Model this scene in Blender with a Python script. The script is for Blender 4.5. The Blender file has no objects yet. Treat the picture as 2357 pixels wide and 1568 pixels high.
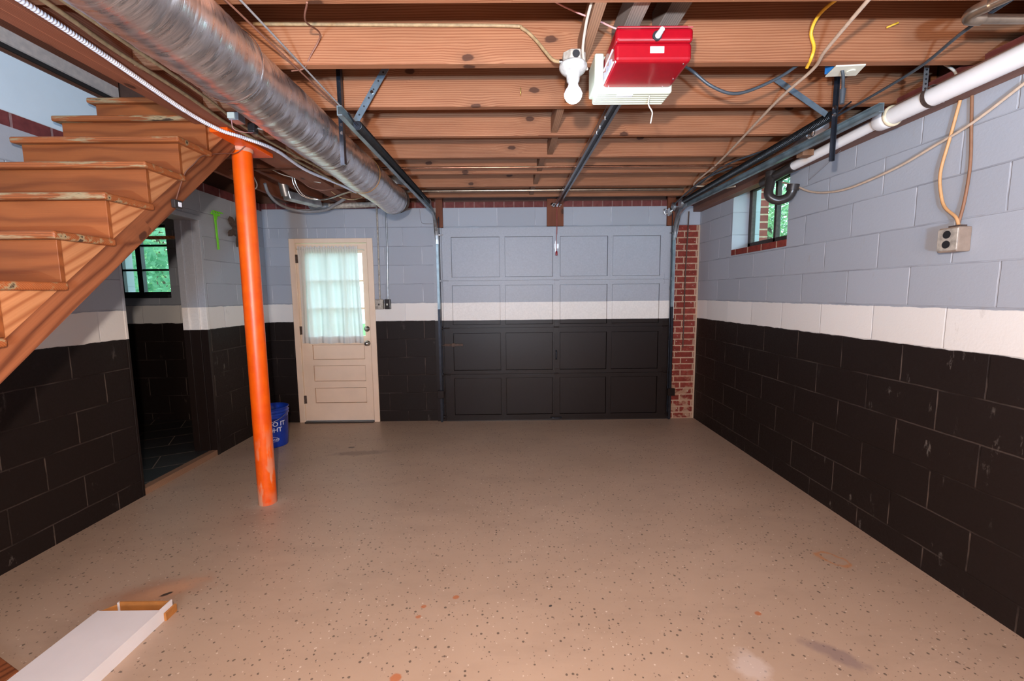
import bpy, math, random
from mathutils import Vector, Matrix
random.seed(7)
PI = math.pi
SC = bpy.context.scene
COL = SC.collection

# ------------------------------------------------------------------ camera
R2 = Vector((0.99991485, -0.00841226, -0.00997646))
U2 = Vector((0.01082281, 0.10743471, 0.99415323))
F2 = Vector((0.00729125, 0.99417655, -0.1075166))
cam_d = bpy.data.cameras.new('camera')
cam_d.sensor_width = 36.0
cam_d.lens = 36.0 * 986.98 / 2357.0
cam_d.clip_start = 0.02
cam = bpy.data.objects.new('camera', cam_d)
COL.objects.link(cam)
M = Matrix.Identity(4)
for i in range(3):
    M[i][0], M[i][1], M[i][2] = R2[i], U2[i], -F2[i]
M[0][3], M[1][3], M[2][3] = 0.0, 0.0, 1.4017
cam.matrix_world = M
SC.camera = cam

# ------------------------------------------------------------------ light and exposure
SC.view_settings.view_transform = 'Standard'
SC.view_settings.look = 'None'
SC.view_settings.gamma = 1.0
SC.view_settings.exposure = 0.6
SC.view_settings.use_curve_mapping = False
world = bpy.data.worlds.new('overcast_sky')
SC.world = world
world.use_nodes = True
bg = world.node_tree.nodes['Background']
bg.inputs[0].default_value = (0.72, 0.88, 1.0, 1)
bg.inputs[1].default_value = 3.4


def point(name, loc, power, color, radius):
    d = bpy.data.lights.new(name, 'POINT')
    d.energy = power
    d.color = color
    d.shadow_soft_size = radius
    o = bpy.data.objects.new(name, d)
    o.location = loc
    COL.objects.link(o)
    return o


point('camera_flash', (-0.107, -0.02, 1.68), 160, (1.0, 0.86, 0.77), 0.03)
point('rear_warm_fill', (0.35, -2.05, 0.95), 110, (1.0, 0.76, 0.60), 0.25)  # added warm fill behind the camera, not a lamp of the room
ad = bpy.data.lights.new('blue_upward_fill', 'AREA')  # added blue fill aimed upward to brighten the upper walls, no real source
ad.shape = 'DISK'
ad.size = 0.25
ad.energy = 330
ad.color = (0.38, 0.67, 1.0)
ao = bpy.data.objects.new('blue_upward_fill', ad)
ao.location = (-0.15, -2.0, 0.82)
ao.rotation_euler = (PI - math.radians(4), 0, 0)
COL.objects.link(ao)


# ------------------------------------------------------------------ object helpers
def meta(o, label=None, cat=None, group=None, kind=None):
    if label:
        o['label'] = label
    if cat:
        o['category'] = cat
    if group:
        o['group'] = group
    if kind:
        o['kind'] = kind
    return o


def root(name, loc, label, cat, group=None, kind=None):
    o = bpy.data.objects.new(name, None)
    o.empty_display_size = 0.05
    o.location = loc
    COL.objects.link(o)
    return meta(o, label, cat, group, kind)


def world_loc(o):
    v = Vector(o.location)
    while o.parent:
        o = o.parent
        v += Vector(o.location)
    return v


class MB:
    def __init__(s):
        s.v = []
        s.f = []
        s.sm = []

    def add(s, vs, fs, smooth=False):
        b = len(s.v)
        s.v += [tuple(p) for p in vs]
        s.f += [tuple(i + b for i in f) for f in fs]
        s.sm += [smooth] * len(fs)
        return s

    def box(s, x0, x1, y0, y1, z0, z1):
        vs = [(x, y, z) for x in (x0, x1) for y in (y0, y1) for z in (z0, z1)]
        return s.add(vs, [(0, 1, 3, 2), (4, 6, 7, 5), (0, 4, 5, 1), (2, 3, 7, 6), (0, 2, 6, 4), (1, 5, 7, 3)])

    def obox(s, c, ax, ay, az):
        """oriented box: centre and three half-extent vectors"""
        c, ax, ay, az = map(Vector, (c, ax, ay, az))
        vs = [c + ax * i + ay * j + az * k for i in (-1, 1) for j in (-1, 1) for k in (-1, 1)]
        return s.add(vs, [(0, 1, 3, 2), (4, 6, 7, 5), (0, 4, 5, 1), (2, 3, 7, 6), (0, 2, 6, 4), (1, 5, 7, 3)])

    def bar(s, a, b, w, t, side=(1, 0, 0)):
        """straight bar from a to b, w wide along side, t thick"""
        a, b, sd = Vector(a), Vector(b), Vector(side)
        d = (b - a)
        n = d.cross(sd).normalized()
        sd = n.cross(d).normalized()
        return s.obox((a + b) / 2, d / 2, sd * w / 2, n * t / 2)

    def cyl(s, a, b, r0, r1=None, n=20, caps=True):
        r1 = r0 if r1 is None else r1
        a, b = Vector(a), Vector(b)
        d = (b - a).normalized()
        u = d.orthogonal().normalized()
        w = d.cross(u)
        vs = []
        for p, r in ((a, r0), (b, r1)):
            for i in range(n):
                t = 2 * PI * i / n
                vs.append(p + (u * math.cos(t) + w * math.sin(t)) * r)
        s.add(vs, [(i, (i + 1) % n, n + (i + 1) % n, n + i) for i in range(n)], True)
        if caps:
            s.add(vs[:n], [tuple(range(n - 1, -1, -1))])
            s.add(vs[n:], [tuple(range(n))])
        return s

    def lathe(s, prof, o=(0, 0, 0), axis=(0, 0, 1), n=32, smooth=True):
        """profile of (radius, height) turned about axis through o"""
        o, d = Vector(o), Vector(axis).normalized()
        u = d.orthogonal().normalized()
        w = d.cross(u)
        vs = []
        for r, h in prof:
            for i in range(n):
                t = 2 * PI * i / n
                vs.append(o + d * h + (u * math.cos(t) + w * math.sin(t)) * r)
        fs = []
        for k in range(len(prof) - 1):
            for i in range(n):
                j = (i + 1) % n
                fs.append((k * n + i, k * n + j, (k + 1) * n + j, (k + 1) * n + i))
        return s.add(vs, fs, smooth)

    def tube(s, pts, r, n=8, sub=6, rfun=None):
        P = [Vector(p) for p in pts]
        if sub > 1 and len(P) > 2:
            Q = []
            E = [P[0] * 2 - P[1]] + P + [P[-1] * 2 - P[-2]]
            for i in range(1, len(E) - 2):
                a, b, c, d = E[i - 1:i + 3]
                sb_ = max(2, int((c - b).length / 0.0022)) if rfun else sub
                for k in range(sb_):
                    t = k / sb_
                    Q.append(0.5 * ((2 * b) + (c - a) * t + (2 * a - 5 * b + 4 * c - d) * t * t + (3 * b - a - 3 * c + d) * t ** 3))
            Q.append(P[-1])
            P = Q
        u = None
        vs = []
        L = 0
        for i, p in enumerate(P):
            d = (P[min(i + 1, len(P) - 1)] - P[max(i - 1, 0)]).normalized()
            if u is None:
                u = d.orthogonal().normalized()
            u = (u - d * u.dot(d)).normalized()
            w = d.cross(u)
            if i:
                L += (p - P[i - 1]).length
            rr = rfun(L) if rfun else r
            for k in range(n):
                t = 2 * PI * k / n
                vs.append(p + (u * math.cos(t) + w * math.sin(t)) * rr)
        m = len(P)
        s.add(vs, [(a * n + k, a * n + (k + 1) % n, (a + 1) * n + (k + 1) % n, (a + 1) * n + k) for a in range(m - 1) for k in range(n)], True)
        s.add(vs[:n], [tuple(range(n - 1, -1, -1))])
        s.add(vs[-n:], [tuple(range(n))])
        return s

    def prism(s, poly, vec):
        """closed polygon (3d points) extruded by vec"""
        vec = Vector(vec)
        P = [Vector(p) for p in poly]
        n = len(P)
        s.add(P + [p + vec for p in P], [tuple(range(n - 1, -1, -1)), tuple(range(n, 2 * n))] +
              [(i, (i + 1) % n, n + (i + 1) % n, n + i) for i in range(n)])
        return s

    def sweep_yz(s, x, path, prof):
        """profile (dx, dn) swept on a path of (y, z) in the plane at x"""
        n = len(prof)
        vs = []
        for i, (y, z) in enumerate(path):
            y0, z0 = path[max(i - 1, 0)]
            y1, z1 = path[min(i + 1, len(path) - 1)]
            d = Vector((0, y1 - y0, z1 - z0)).normalized()
            nn = Vector((0, -d.z, d.y))
            for dx, dn in prof:
                vs.append(Vector((x + dx, y, z)) + nn * dn)
        m = len(path)
        s.add(vs, [(a * n + k, a * n + (k + 1) % n, (a + 1) * n + (k + 1) % n, (a + 1) * n + k) for a in range(m - 1) for k in range(n)])
        s.add(vs[:n], [tuple(range(n))])
        s.add(vs[-n:], [tuple(range(n - 1, -1, -1))])
        return s

    def build(s, name, mat, parent=None, bevel=0, label=None, cat=None, group=None, kind=None):
        import bmesh
        me = bpy.data.meshes.new(name)
        off = world_loc(parent) if parent else Vector((0, 0, 0))
        origin = Vector((0, 0, 0))
        if not parent:
            xs, ys, zs = zip(*s.v)
            origin = Vector(((min(xs) + max(xs)) / 2, (min(ys) + max(ys)) / 2, min(zs)))
        o = bpy.data.objects.new(name, me)
        vs = [Vector(p) - off - origin for p in s.v]
        me.from_pydata(vs, [], s.f)
        me.polygons.foreach_set('use_smooth', s.sm)
        bm = bmesh.new()
        bm.from_mesh(me)
        bmesh.ops.recalc_face_normals(bm, faces=bm.faces)
        bm.to_mesh(me)
        bm.free()
        me.materials.append(mat)
        me.update()
        o.location = origin
        COL.objects.link(o)
        if parent:
            o.parent = parent
        if bevel:
            b = o.modifiers.new('bevel', 'BEVEL')
            b.width = bevel
            b.segments = 3
            b.limit_method = 'ANGLE'
            b.angle_limit = 0.7
            b.harden_normals = False
        return meta(o, label, cat, group, kind)


# ------------------------------------------------------------------ material helpers
class NT:
    def __init__(s, name):
        s.m = bpy.data.materials.new(name)
        s.m.use_nodes = True
        s.t = s.m.node_tree
        s.b = s.t.nodes['Principled BSDF']

    def n(s, typ, ins=None, **props):
        nd = s.t.nodes.new(typ)
        for k, v in props.items():
            setattr(nd, k, v)
        for k, v in (ins or {}).items():
            s.set(nd.inputs[k], v)
        return nd

    def set(s, sock, v):
        if isinstance(v, bpy.types.NodeSocket):
            s.t.links.new(v, sock)
        elif isinstance(v, (tuple, list)) and len(v) == 3 and sock.type == 'RGBA':
            sock.default_value = (*v, 1)
        else:
            sock.default_value = v

    def math(s, op, a, b=0.0, c=0.0, clamp=False):
        nd = s.n('ShaderNodeMath', {0: a, 1: b, 2: c}, operation=op, use_clamp=clamp)
        return nd.outputs[0]

    def mix(s, fac, a, b, blend='MIX'):
        nd = s.t.nodes.new('ShaderNodeMix')
        nd.data_type = 'RGBA'
        nd.blend_type = blend
        s.set(nd.inputs[0], fac)
        s.set(nd.inputs[6], a)
        s.set(nd.inputs[7], b)
        return nd.outputs[2]

    def ramp(s, fac, stops):
        nd = s.n('ShaderNodeValToRGB', {0: fac})
        e = nd.color_ramp.elements
        while len(e) < len(stops):
            e.new(0.5)
        for q, (p, c) in zip(e, stops):
            q.position = p
            q.color = (*c, 1) if len(c) == 3 else c
        return nd.outputs[0]

    def rng(s, v, a, b, c=0.0, d=1.0):
        nd = s.n('ShaderNodeMapRange', {0: v, 1: a, 2: b, 3: c, 4: d}, clamp=True)
        return nd.outputs[0]

    def pos(s):
        return s.n('ShaderNodeNewGeometry').outputs['Position']

    def xyz(s, v):
        nd = s.n('ShaderNodeSeparateXYZ', {0: v})
        return nd.outputs[0], nd.outputs[1], nd.outputs[2]

    def comb(s, x, y, z):
        return s.n('ShaderNodeCombineXYZ', {0: x, 1: y, 2: z}).outputs[0]

    def scale(s, v, sc, off=(0, 0, 0), rot=(0, 0, 0)):
        nd = s.n('ShaderNodeMapping', {'Vector': v, 'Scale': sc, 'Location': off, 'Rotation': rot})
        return nd.outputs[0]

    def noise(s, v, scale, detail=3.0, rough=0.55, dist=0.0):
        nd = s.n('ShaderNodeTexNoise', {'Vector': v, 'Scale': scale, 'Detail': detail, 'Roughness': rough, 'Distortion': dist})
        return nd.outputs[0]

    def bump(s, h, strength=0.3, dist=0.01):
        nd = s.n('ShaderNodeBump', {'Height': h, 'Strength': strength, 'Distance': dist})
        s.t.links.new(nd.outputs[0], s.b.inputs['Normal'])

    def out(s, col=None, rough=None, metal=None, spec=None):
        if col is not None:
            s.set(s.b.inputs['Base Color'], col)
        if rough is not None:
            s.set(s.b.inputs['Roughness'], rough)
        if metal is not None:
            s.set(s.b.inputs['Metallic'], metal)
        if spec is not None:
            s.b.inputs['Specular IOR Level'].default_value = spec
        return s.m


def plain(name, col, rough=0.5, metal=0.0, var=0.12, scale=30.0, bump=0.0, spec=0.5):
    N = NT(name)
    co = N.pos()
    n = N.noise(co, scale, 4)
    c = N.mix(N.rng(n, 0.3, 0.7), tuple(x * (1 - var) for x in col), tuple(min(1, x * (1 + var)) for x in col))
    if bump:
        N.bump(n, bump, 0.002)
    return N.out(c, rough, metal, spec)


GREY = (0.38, 0.40, 0.44)
WHITE = (0.80, 0.765, 0.72)
BLACK = (0.0135, 0.0080, 0.0066)
SB, ST = 1.123, 1.315


def bands(N, z, wob):
    """painted bands: black to 1.12 m, white to 1.315 m, grey above"""
    zz = N.math('ADD', z, wob)
    c = N.mix(N.rng(zz, SB - 0.0015, SB + 0.0015), BLACK, WHITE)
    return N.mix(N.rng(zz, ST - 0.0015, ST + 0.0015), c, GREY)


def block_paint(name, axis, uoff, scuff=1.0, bw=0.4064, bh=0.2):
    N = NT(name)
    p = N.pos()
    x, y, z = N.xyz(p)
    u = N.math('ADD', (x, y)[axis], uoff)
    n1 = N.noise(p, 9, 4)
    n2 = N.noise(p, 90, 3)
    wob = N.math('MULTIPLY', N.math('SUBTRACT', n1, 0.5), 0.022)
    col = bands(N, z, wob)
    wu = N.math('ADD', u, N.math('MULTIPLY', N.math('SUBTRACT', n1, 0.5), 0.008))
    wz = N.math('ADD', z, N.math('MULTIPLY', N.math('SUBTRACT', N.noise(p, 7, 2), 0.5), 0.008))
    br = N.n('ShaderNodeTexBrick', {'Vector': N.comb(wu, N.math('SUBTRACT', wz, SB - 0.2 * 6), 0.0), 'Scale': 1.0, 'Mortar Size': 0.005,
             'Mortar Smooth': 0.6, 'Brick Width': bw, 'Row Height': bh, 'Color1': (0.0, 0.0, 0.0), 'Color2': (1, 1, 1), 'Bias': 0.0},
             offset=0.5, offset_frequency=2)
    mort = br.outputs['Fac']
    tone = N.rng(br.outputs['Color'], 0, 1, 0.94, 1.05)
    col = N.mix(1.0, col, N.comb(tone, tone, tone), 'MULTIPLY')
    rf = N.math('FRACT', N.math('DIVIDE', N.math('SUBTRACT', wz, SB - 0.2 * 6), bh))
    vert = N.math('MULTIPLY', N.rng(rf, 0.03, 0.06), N.rng(rf, 0.97, 0.94))
    isblk = N.rng(z, SB, SB - 0.01)
    patch = N.rng(N.noise(p, 5, 2), 0.36, 0.60)
    fv = N.math('MULTIPLY', N.math('MULTIPLY', mort, patch), vert)
    lightj = N.mix(isblk, N.mix(0.62, col, (0.80, 0.80, 0.82)), (0.115, 0.082, 0.066))
    col = N.mix(N.math('MULTIPLY', fv, 0.8), col, lightj)
    fh = N.math('MULTIPLY', N.math('MULTIPLY', mort, N.rng(N.noise(p, 3.3, 3), 0.42, 0.6)), N.math('SUBTRACT', 1.0, vert))
    darkj = N.mix(isblk, N.mix(0.55, col, (0.10, 0.10, 0.11)), (0.085, 0.062, 0.052))
    col = N.mix(N.math('MULTIPLY', fh, 0.6), col, darkj)
    # scuffs: thin pale scratches
    vs = N.scale(p, (14, 14, 5))
    sc = N.math('MULTIPLY', N.rng(N.noise(vs, 1.0, 6, 0.7), 0.62, 0.70), N.rng(N.noise(p, 1.7, 2), 0.5, 0.62))
    fac = N.math('MULTIPLY', sc, 0.34 * scuff)
    col = N.mix(fac, col, (0.35, 0.30, 0.26))
    h = N.math('ADD', N.math('MULTIPLY', mort, -1.0), N.math('MULTIPLY', n2, 0.30))
    N.bump(h, 0.55, 0.004)
    return N.out(col, N.rng(n2, 0.3, 0.7, 0.5, 0.65), 0.0, 0.22)


def band_paint(name, rough=0.42, grain=False):
    N = NT(name)
    p = N.pos()
    x, y, z = N.xyz(p)
    n1 = N.noise(p, 5, 3)
    col = bands(N, z, N.math('MULTIPLY', N.math('SUBTRACT', n1, 0.5), 0.006))
    n2 = N.noise(p, 60, 4)
    t = N.rng(n2, 0.2, 0.8, 0.92, 1.08)
    col = N.mix(1.0, col, N.comb(t, t, t), 'MULTIPLY')
    N.bump(n2, 0.08, 0.002)
    return N.out(col, rough, 0.0, 0.25)


def wood(name, axis, base, dark, knots=True, rough=0.62, ring=26.0, patchcol=None, rotx=0.0, contrast=0.5):
    """sawn pine with grain running along the given axis"""
    N = NT(name)
    co = N.n('ShaderNodeTexCoord').outputs['Object']
    if rotx:
        co = N.scale(co, (1, 1, 1), rot=(rotx, 0, 0))
    rnd = N.n('ShaderNodeObjectInfo').outputs['Random']
    x, y, z = N.xyz(co)
    v = [x, y, z]
    along = N.math('ADD', v[axis], N.math('MULTIPLY', rnd, 37.0))
    a, b = [v[i] for i in range(3) if i != axis]
    cross = N.math('ADD', a, b)
    P = N.comb(along, N.math('ADD', a, N.math('MULTIPLY', rnd, 5.0)), b)
    warp = N.noise(N.scale(P, (1.1, 5, 5)), 1.0, 2)
    fine = N.noise(N.scale(P, (5, 190, 190)), 1.0, 4, 0.65)
    mid = N.noise(N.scale(P, (1.5, 28, 28)), 1.0, 3, 0.5)
    bandn = N.noise(N.scale(P, (1.2, 3.0, 3.0)), 1.0, 3)
    K2 = N.comb(N.math('MULTIPLY', along, 3.2), N.math('MULTIPLY', cross, 6.0), 0.0)
    vor = N.n('ShaderNodeTexVoronoi', {'Vector': K2, 'Scale': 1.0, 'Randomness': 1.0}, voronoi_dimensions='2D')
    kd = N.math('ADD', vor.outputs['Distance'], N.math('MULTIPLY', N.math('SUBTRACT', N.noise(P, 30, 2), 0.5), 0.08))
    kc = N.n('ShaderNodeSeparateColor', {0: vor.outputs['Color']}).outputs[0]
    has = N.rng(kc, 0.76, 0.78)
    r = N.math('ADD', N.math('MULTIPLY', cross, ring * 28.0), N.math('MULTIPLY', warp, 22.0))
    if knots:
        r = N.math('ADD', r, N.math('MULTIPLY', N.math('MULTIPLY', N.rng(kd, 0.0, 0.38, 1.0, 0.0), has), 8.0))
    g = N.math('MULTIPLY_ADD', N.math('SINE', r), 0.5, 0.5)
    g = N.math('POWER', g, 2.5)
    gg = N.math('MULTIPLY_ADD', g, 0.45, N.math('MULTIPLY_ADD', fine, 0.45, N.math('MULTIPLY', mid, 0.35)))
    col = N.mix(N.math('MULTIPLY', N.rng(gg, 0.3, 0.95), 1.0), base, dark)
    t = N.rng(bandn, 0.3, 0.7, 0.80, 1.16)
    t = N.math('MULTIPLY', t, N.rng(rnd, 0, 1, 0.9, 1.1))
    col = N.mix(1.0, col, N.comb(t, t, t), 'MULTIPLY')
    if knots:
        halo = N.math('MULTIPLY', N.rng(kd, 0.22, 0.08), has)
        col = N.mix(N.math('MULTIPLY', halo, 0.4), col, tuple(c * 0.5 for c in base))
        k = N.math('MULTIPLY', N.rng(kd, 0.095, 0.07), has)
        col = N.mix(N.math('MULTIPLY', k, 0.85), col, (0.05, 0.018, 0.010))
    if patchcol:
        pn = N.noise(N.scale(P, (3, 22, 22)), 1.0, 5, 0.65)
        col = N.mix(N.rng(pn, 0.53, 0.60), col, patchcol)
        col = N.mix(N.rng(pn, 0.62, 0.66), col, (0.05, 0.03, 0.02))
    N.bump(N.math('MULTIPLY_ADD', g, 0.3, fine), 0.2, 0.002)
    return N.out(col, rough, 0.0, 0.25)


W1, W1d = (0.345, 0.152, 0.076), (0.20, 0.062, 0.025)
M_joist = wood('sawn_joist_pine', 0, W1, W1d, ring=22)
M_beamw = wood('dark_beam_pine', 1, (0.30, 0.105, 0.055), (0.17, 0.047, 0.022))
M_bridge = wood('bridging_wood', 1, (0.30, 0.16, 0.09), (0.17, 0.085, 0.05))
M_greyw = wood('weathered_grey_wood', 1, (0.27, 0.22, 0.185), (0.15, 0.12, 0.105), knots=False)
M_post = wood('stained_post_wood', 2, (0.22, 0.066, 0.028), (0.09, 0.026, 0.013))
M_subfl = wood('subfloor_boards', 1, (0.17, 0.045, 0.018), (0.09, 0.022, 0.01))
M_tread = wood('worn_tread_wood', 0, (0.33, 0.095, 0.028), (0.17, 0.045, 0.013), knots=False, patchcol=(0.30, 0.21, 0.11), rough=0.5)
M_riser = wood('riser_wood', 0, (0.28, 0.078, 0.020), (0.17, 0.043, 0.011), knots=False, ring=3, rough=0.5)
M_cleat = wood('pale_cleat_wood', 1, (0.52, 0.22, 0.09), (0.30, 0.09, 0.03), knots=False, ring=6, rough=0.5, rotx=-0.55)
M_string = wood('stringer_wood', 1, (0.30, 0.097, 0.037), (0.11, 0.03, 0.012), knots=True, ring=5, rough=0.55, rotx=-0.707)
M_sill = wood('dark_sill_wood', 1, (0.15, 0.07, 0.045), (0.07, 0.032, 0.022), knots=False)
M_ledger = wood('dusty_ledger_wood', 1, (0.22, 0.115, 0.085), (0.13, 0.065, 0.048), knots=False)
M_cardw = plain('brown_cardboard', (0.42, 0.16, 0.035), 0.8)

M_wall_r = block_paint('painted_block_right', 1, -(4.688 - 0.2433 - 0.4064 * 20) + 0.2032, 1.0)
M_wall_b = block_paint('painted_block_back', 0, 8.128 + 0.315 + 0.2032, 0.5)
M_wall_l = block_paint('painted_block_left', 1, 8.128 - 0.10, 1.0)
M_soldier = block_paint('painted_soldier_course', 0, 8.128, 0.0, 0.1016, 0.11)
M_band = band_paint('band_painted_wood')
M_bandm = band_paint('band_painted_metal', 0.35)


def brick_mat(name, axis, bw=0.205, bh=0.0685, uo=0.0, zo=0.0, damage=False, c1=(0.19, 0.028, 0.018), c2=(0.25, 0.045, 0.03), mo=(0.48, 0.31, 0.21)):
    N = NT(name)
    p = N.pos()
    x, y, z = N.xyz(p)
    n1 = N.noise(p, 25, 4)
    w = N.math('MULTIPLY', N.math('SUBTRACT', n1, 0.5), 0.006)
    u = N.math('ADD', N.math('ADD', (x, y)[axis], uo), w)
    zz = N.math('ADD', N.math('ADD', z, zo), w)
    br = N.n('ShaderNodeTexBrick', {'Vector': N.comb(u, zz, 0.0), 'Scale': 1.0, 'Mortar Size': 0.0075, 'Mortar Smooth': 0.25,
             'Brick Width': bw, 'Row Height': bh, 'Color1': c1, 'Color2': c2, 'Mortar': mo},
             offset=0.35, offset_frequency=2)
    col = br.outputs['Color']
    t = N.rng(n1, 0.25, 0.75, 0.72, 1.2)
    col = N.mix(1.0, col, N.comb(t, t, t), 'MULTIPLY')
    if damage:
        m = N.math('MULTIPLY', N.rng(N.math('ADD', z, N.math('MULTIPLY', n1, 0.5)), 0.85, 0.55), N.rng(N.noise(p, 9, 3), 0.48, 0.56))
        col = N.mix(N.math('MULTIPLY', m, 0.85), col, (0.40, 0.25, 0.16))
        ed = N.rng(x, 2.035, 2.05)
        col = N.mix(ed, col, (0.5, 0.36, 0.25))
        sp = N.rng(N.noise(p, 60, 2), 0.70, 0.74)
        col = N.mix(N.math('MULTIPLY', sp, 0.7), col, (0.75, 0.7, 0.65))
    N.bump(N.math('SUBTRACT', N.math('MULTIPLY', n1, 0.4), br.outputs['Fac']), 0.5, 0.005)
    return N.out(col, 0.75, 0.0, 0.25)


M_brick = brick_mat('red_brick_pilaster', 0, damage=True, uo=-1.69)
M_header = brick_mat('red_brick_header_course', 0, bw=0.105, bh=0.2, zo=-2.2, c1=(0.15, 0.04, 0.036), c2=(0.19, 0.055, 0.048), mo=(0.25, 0.13, 0.11))
M_headerY = brick_mat('red_brick_course_side', 1, bw=0.205, bh=0.2, zo=-2.2, c1=(0.15, 0.035, 0.035), c2=(0.17, 0.045, 0.045), mo=(0.28, 0.17, 0.17))
M_sillb = brick_mat('red_brick_sill', 1, bw=0.20, bh=0.12, zo=-1.70)


def floor_mat():
    N = NT('speckled_epoxy_floor')
    p = N.pos()
    x, y, z = N.xyz(p)
    big = N.noise(p, 1.1, 4)
    base = N.mix(N.rng(big, 0.3, 0.7), (0.40, 0.275, 0.192), (0.475, 0.335, 0.24))
    grim = N.noise(N.scale(p, (2.2, 5, 1)), 1.0, 5, 0.65)
    base = N.mix(N.math('MULTIPLY', N.rng(grim, 0.5, 0.75), 0.3), base, (0.27, 0.185, 0.135))
    xy = N.comb(x, y, 0.0)

    def flakes(scale, lo, size, col, strength, off):
        nonlocal base
        wv = N.scale(xy, (1, 1, 1), (off, off * 1.7, 0))
        vor = N.n('ShaderNodeTexVoronoi', {'Vector': wv, 'Scale': scale, 'Randomness': 1.0})
        c = N.n('ShaderNodeSeparateColor', {0: vor.outputs['Color']})
        has = N.math('GREATER_THAN', c.outputs[0], lo)
        sz = N.math('MULTIPLY_ADD', c.outputs[1], size, size * 0.5)
        k = N.math('MULTIPLY', N.math('LESS_THAN', N.math('ADD', vor.outputs['Distance'], N.math('MULTIPLY', N.noise(xy, 300, 1), 0.12)), sz), has)
        base = N.mix(N.math('MULTIPLY', k, strength), base, col)

    flakes(46, 0.42, 0.22, (0.10, 0.068, 0.05), 0.85, 3.1)
    flakes(70, 0.60, 0.20, (0.16, 0.10, 0.075), 0.75, 1.3)
    flakes(58, 0.76, 0.20, (0.66, 0.54, 0.44), 0.75, 7.7)
    nz = N.noise(p, 16, 5, 0.65)

    def stain(cx, cy, rx, ry, rot, col, strength, ring=False, soft=0.35):
        nonlocal base
        ca, sa = math.cos(rot), math.sin(rot)
        dx = N.math('SUBTRACT', x, cx)
        dy = N.math('SUBTRACT', y, cy)
        a = N.math('DIVIDE', N.math('ADD', N.math('MULTIPLY', dx, ca), N.math('MULTIPLY', dy, sa)), rx)
        b = N.math('DIVIDE', N.math('SUBTRACT', N.math('MULTIPLY', dy, ca), N.math('MULTIPLY', dx, sa)), ry)
        d = N.math('SQRT', N.math('ADD', N.math('MULTIPLY', a, a), N.math('MULTIPLY', b, b)))
        d = N.math('ADD', d, N.math('MULTIPLY', N.math('SUBTRACT', nz, 0.5), 1.6))
        if ring:
            k = N.math('MULTIPLY', N.rng(d, 0.75, 0.95), N.rng(d, 1.2, 1.0))
        else:
            k = N.rng(d, 1.0 + soft, 1.0 - soft)
        base = N.mix(N.math('MULTIPLY', k, strength), base, col)

    stain(-1.70, 1.925, 0.19, 0.085, 0.35, (0.40, 0.20, 0.12), 0.75, soft=0.5)
    stain(-1.665, 1.935, 0.11, 0.05, 0.5, (0.58, 0.31, 0.18), 0.75, soft=0.5)
    stain(-1.641, 1.910, 0.026, 0.011, 0.7, (0.05, 0.03, 0.025), 0.95, soft=0.15)
    for cx, cy, r in ((-0.41, 1.741, 0.012), (-0.399, 1.802, 0.014), (-0.259, 1.86, 0.015), (-0.432, 1.44, 0.022), (1.08, 1.73, 0.015)):
        stain(cx, cy, r, r * 0.8, 0.3, (0.42, 0.13, 0.045), 0.85, soft=0.2)
    stain(0.175, 1.795, 0.009, 0.006, 0.6, (0.03, 0.03, 0.03), 0.95, soft=0.2)
    stain(-1.47, 3.869, 0.03, 0.014, 0.1, (0.06, 0.04, 0.035), 0.9, soft=0.2)
    stain(-1.35, 3.72, 0.22, 0.05, 0.1, (0.19, 0.13, 0.10), 0.6)
    stain(1.69, 2.10, 0.075, 0.045, -0.9, (0.50, 0.20, 0.07), 0.8, ring=True)
    stain(1.25, 1.515, 0.10, 0.035, -0.7, (0.22, 0.15, 0.14), 0.65)
    stain(0.90, 1.46, 0.06, 0.07, 0.0, (0.60, 0.50, 0.45), 0.5)
    stain(-1.66, 2.80, 0.11, 0.10, 0.0, (0.55, 0.45, 0.36), 0.45)
    N.bump(N.noise(p, 40, 3), 0.05, 0.003)
    return N.out(base, N.rng(big, 0.3, 0.7, 0.36, 0.5), 0.0, 0.45)


M_floor = floor_mat()


def slate_mat():
    N = NT('black_slate_tile')
    p = N.pos()
    x, y, z = N.xyz(p)
    a = 0.5
    u = N.math('ADD', N.math('MULTIPLY', x, math.cos(a)), N.math('MULTIPLY', y, math.sin(a)))
    w = N.math('SUBTRACT', N.math('MULTIPLY', y, math.cos(a)), N.math('MULTIPLY', x, math.sin(a)))
    br = N.n('ShaderNodeTexBrick', {'Vector': N.comb(u, w, 0.0), 'Scale': 1.0, 'Mortar Size': 0.004, 'Brick Width': 0.61, 'Row Height': 0.305,
             'Color1': (0.018, 0.016, 0.016), 'Color2': (0.03, 0.027, 0.026), 'Mortar': (0.26, 0.20, 0.15)}, offset=0.5)
    return N.out(br.outputs['Color'], 0.4)


M_slate = slate_mat()
M_blue = plain('smooth_pale_stairwell_paint', (0.62, 0.76, 0.86), 0.7, scale=3, var=0.04)
M_whtboard = plain('off_white_baseboard', (0.86, 0.70, 0.58), 0.6)
M_gapshade = plain('painted_gap_shade', (0.012, 0.009, 0.008), 0.9)  # shade of the gap put into the colour of a solid strip


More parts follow.
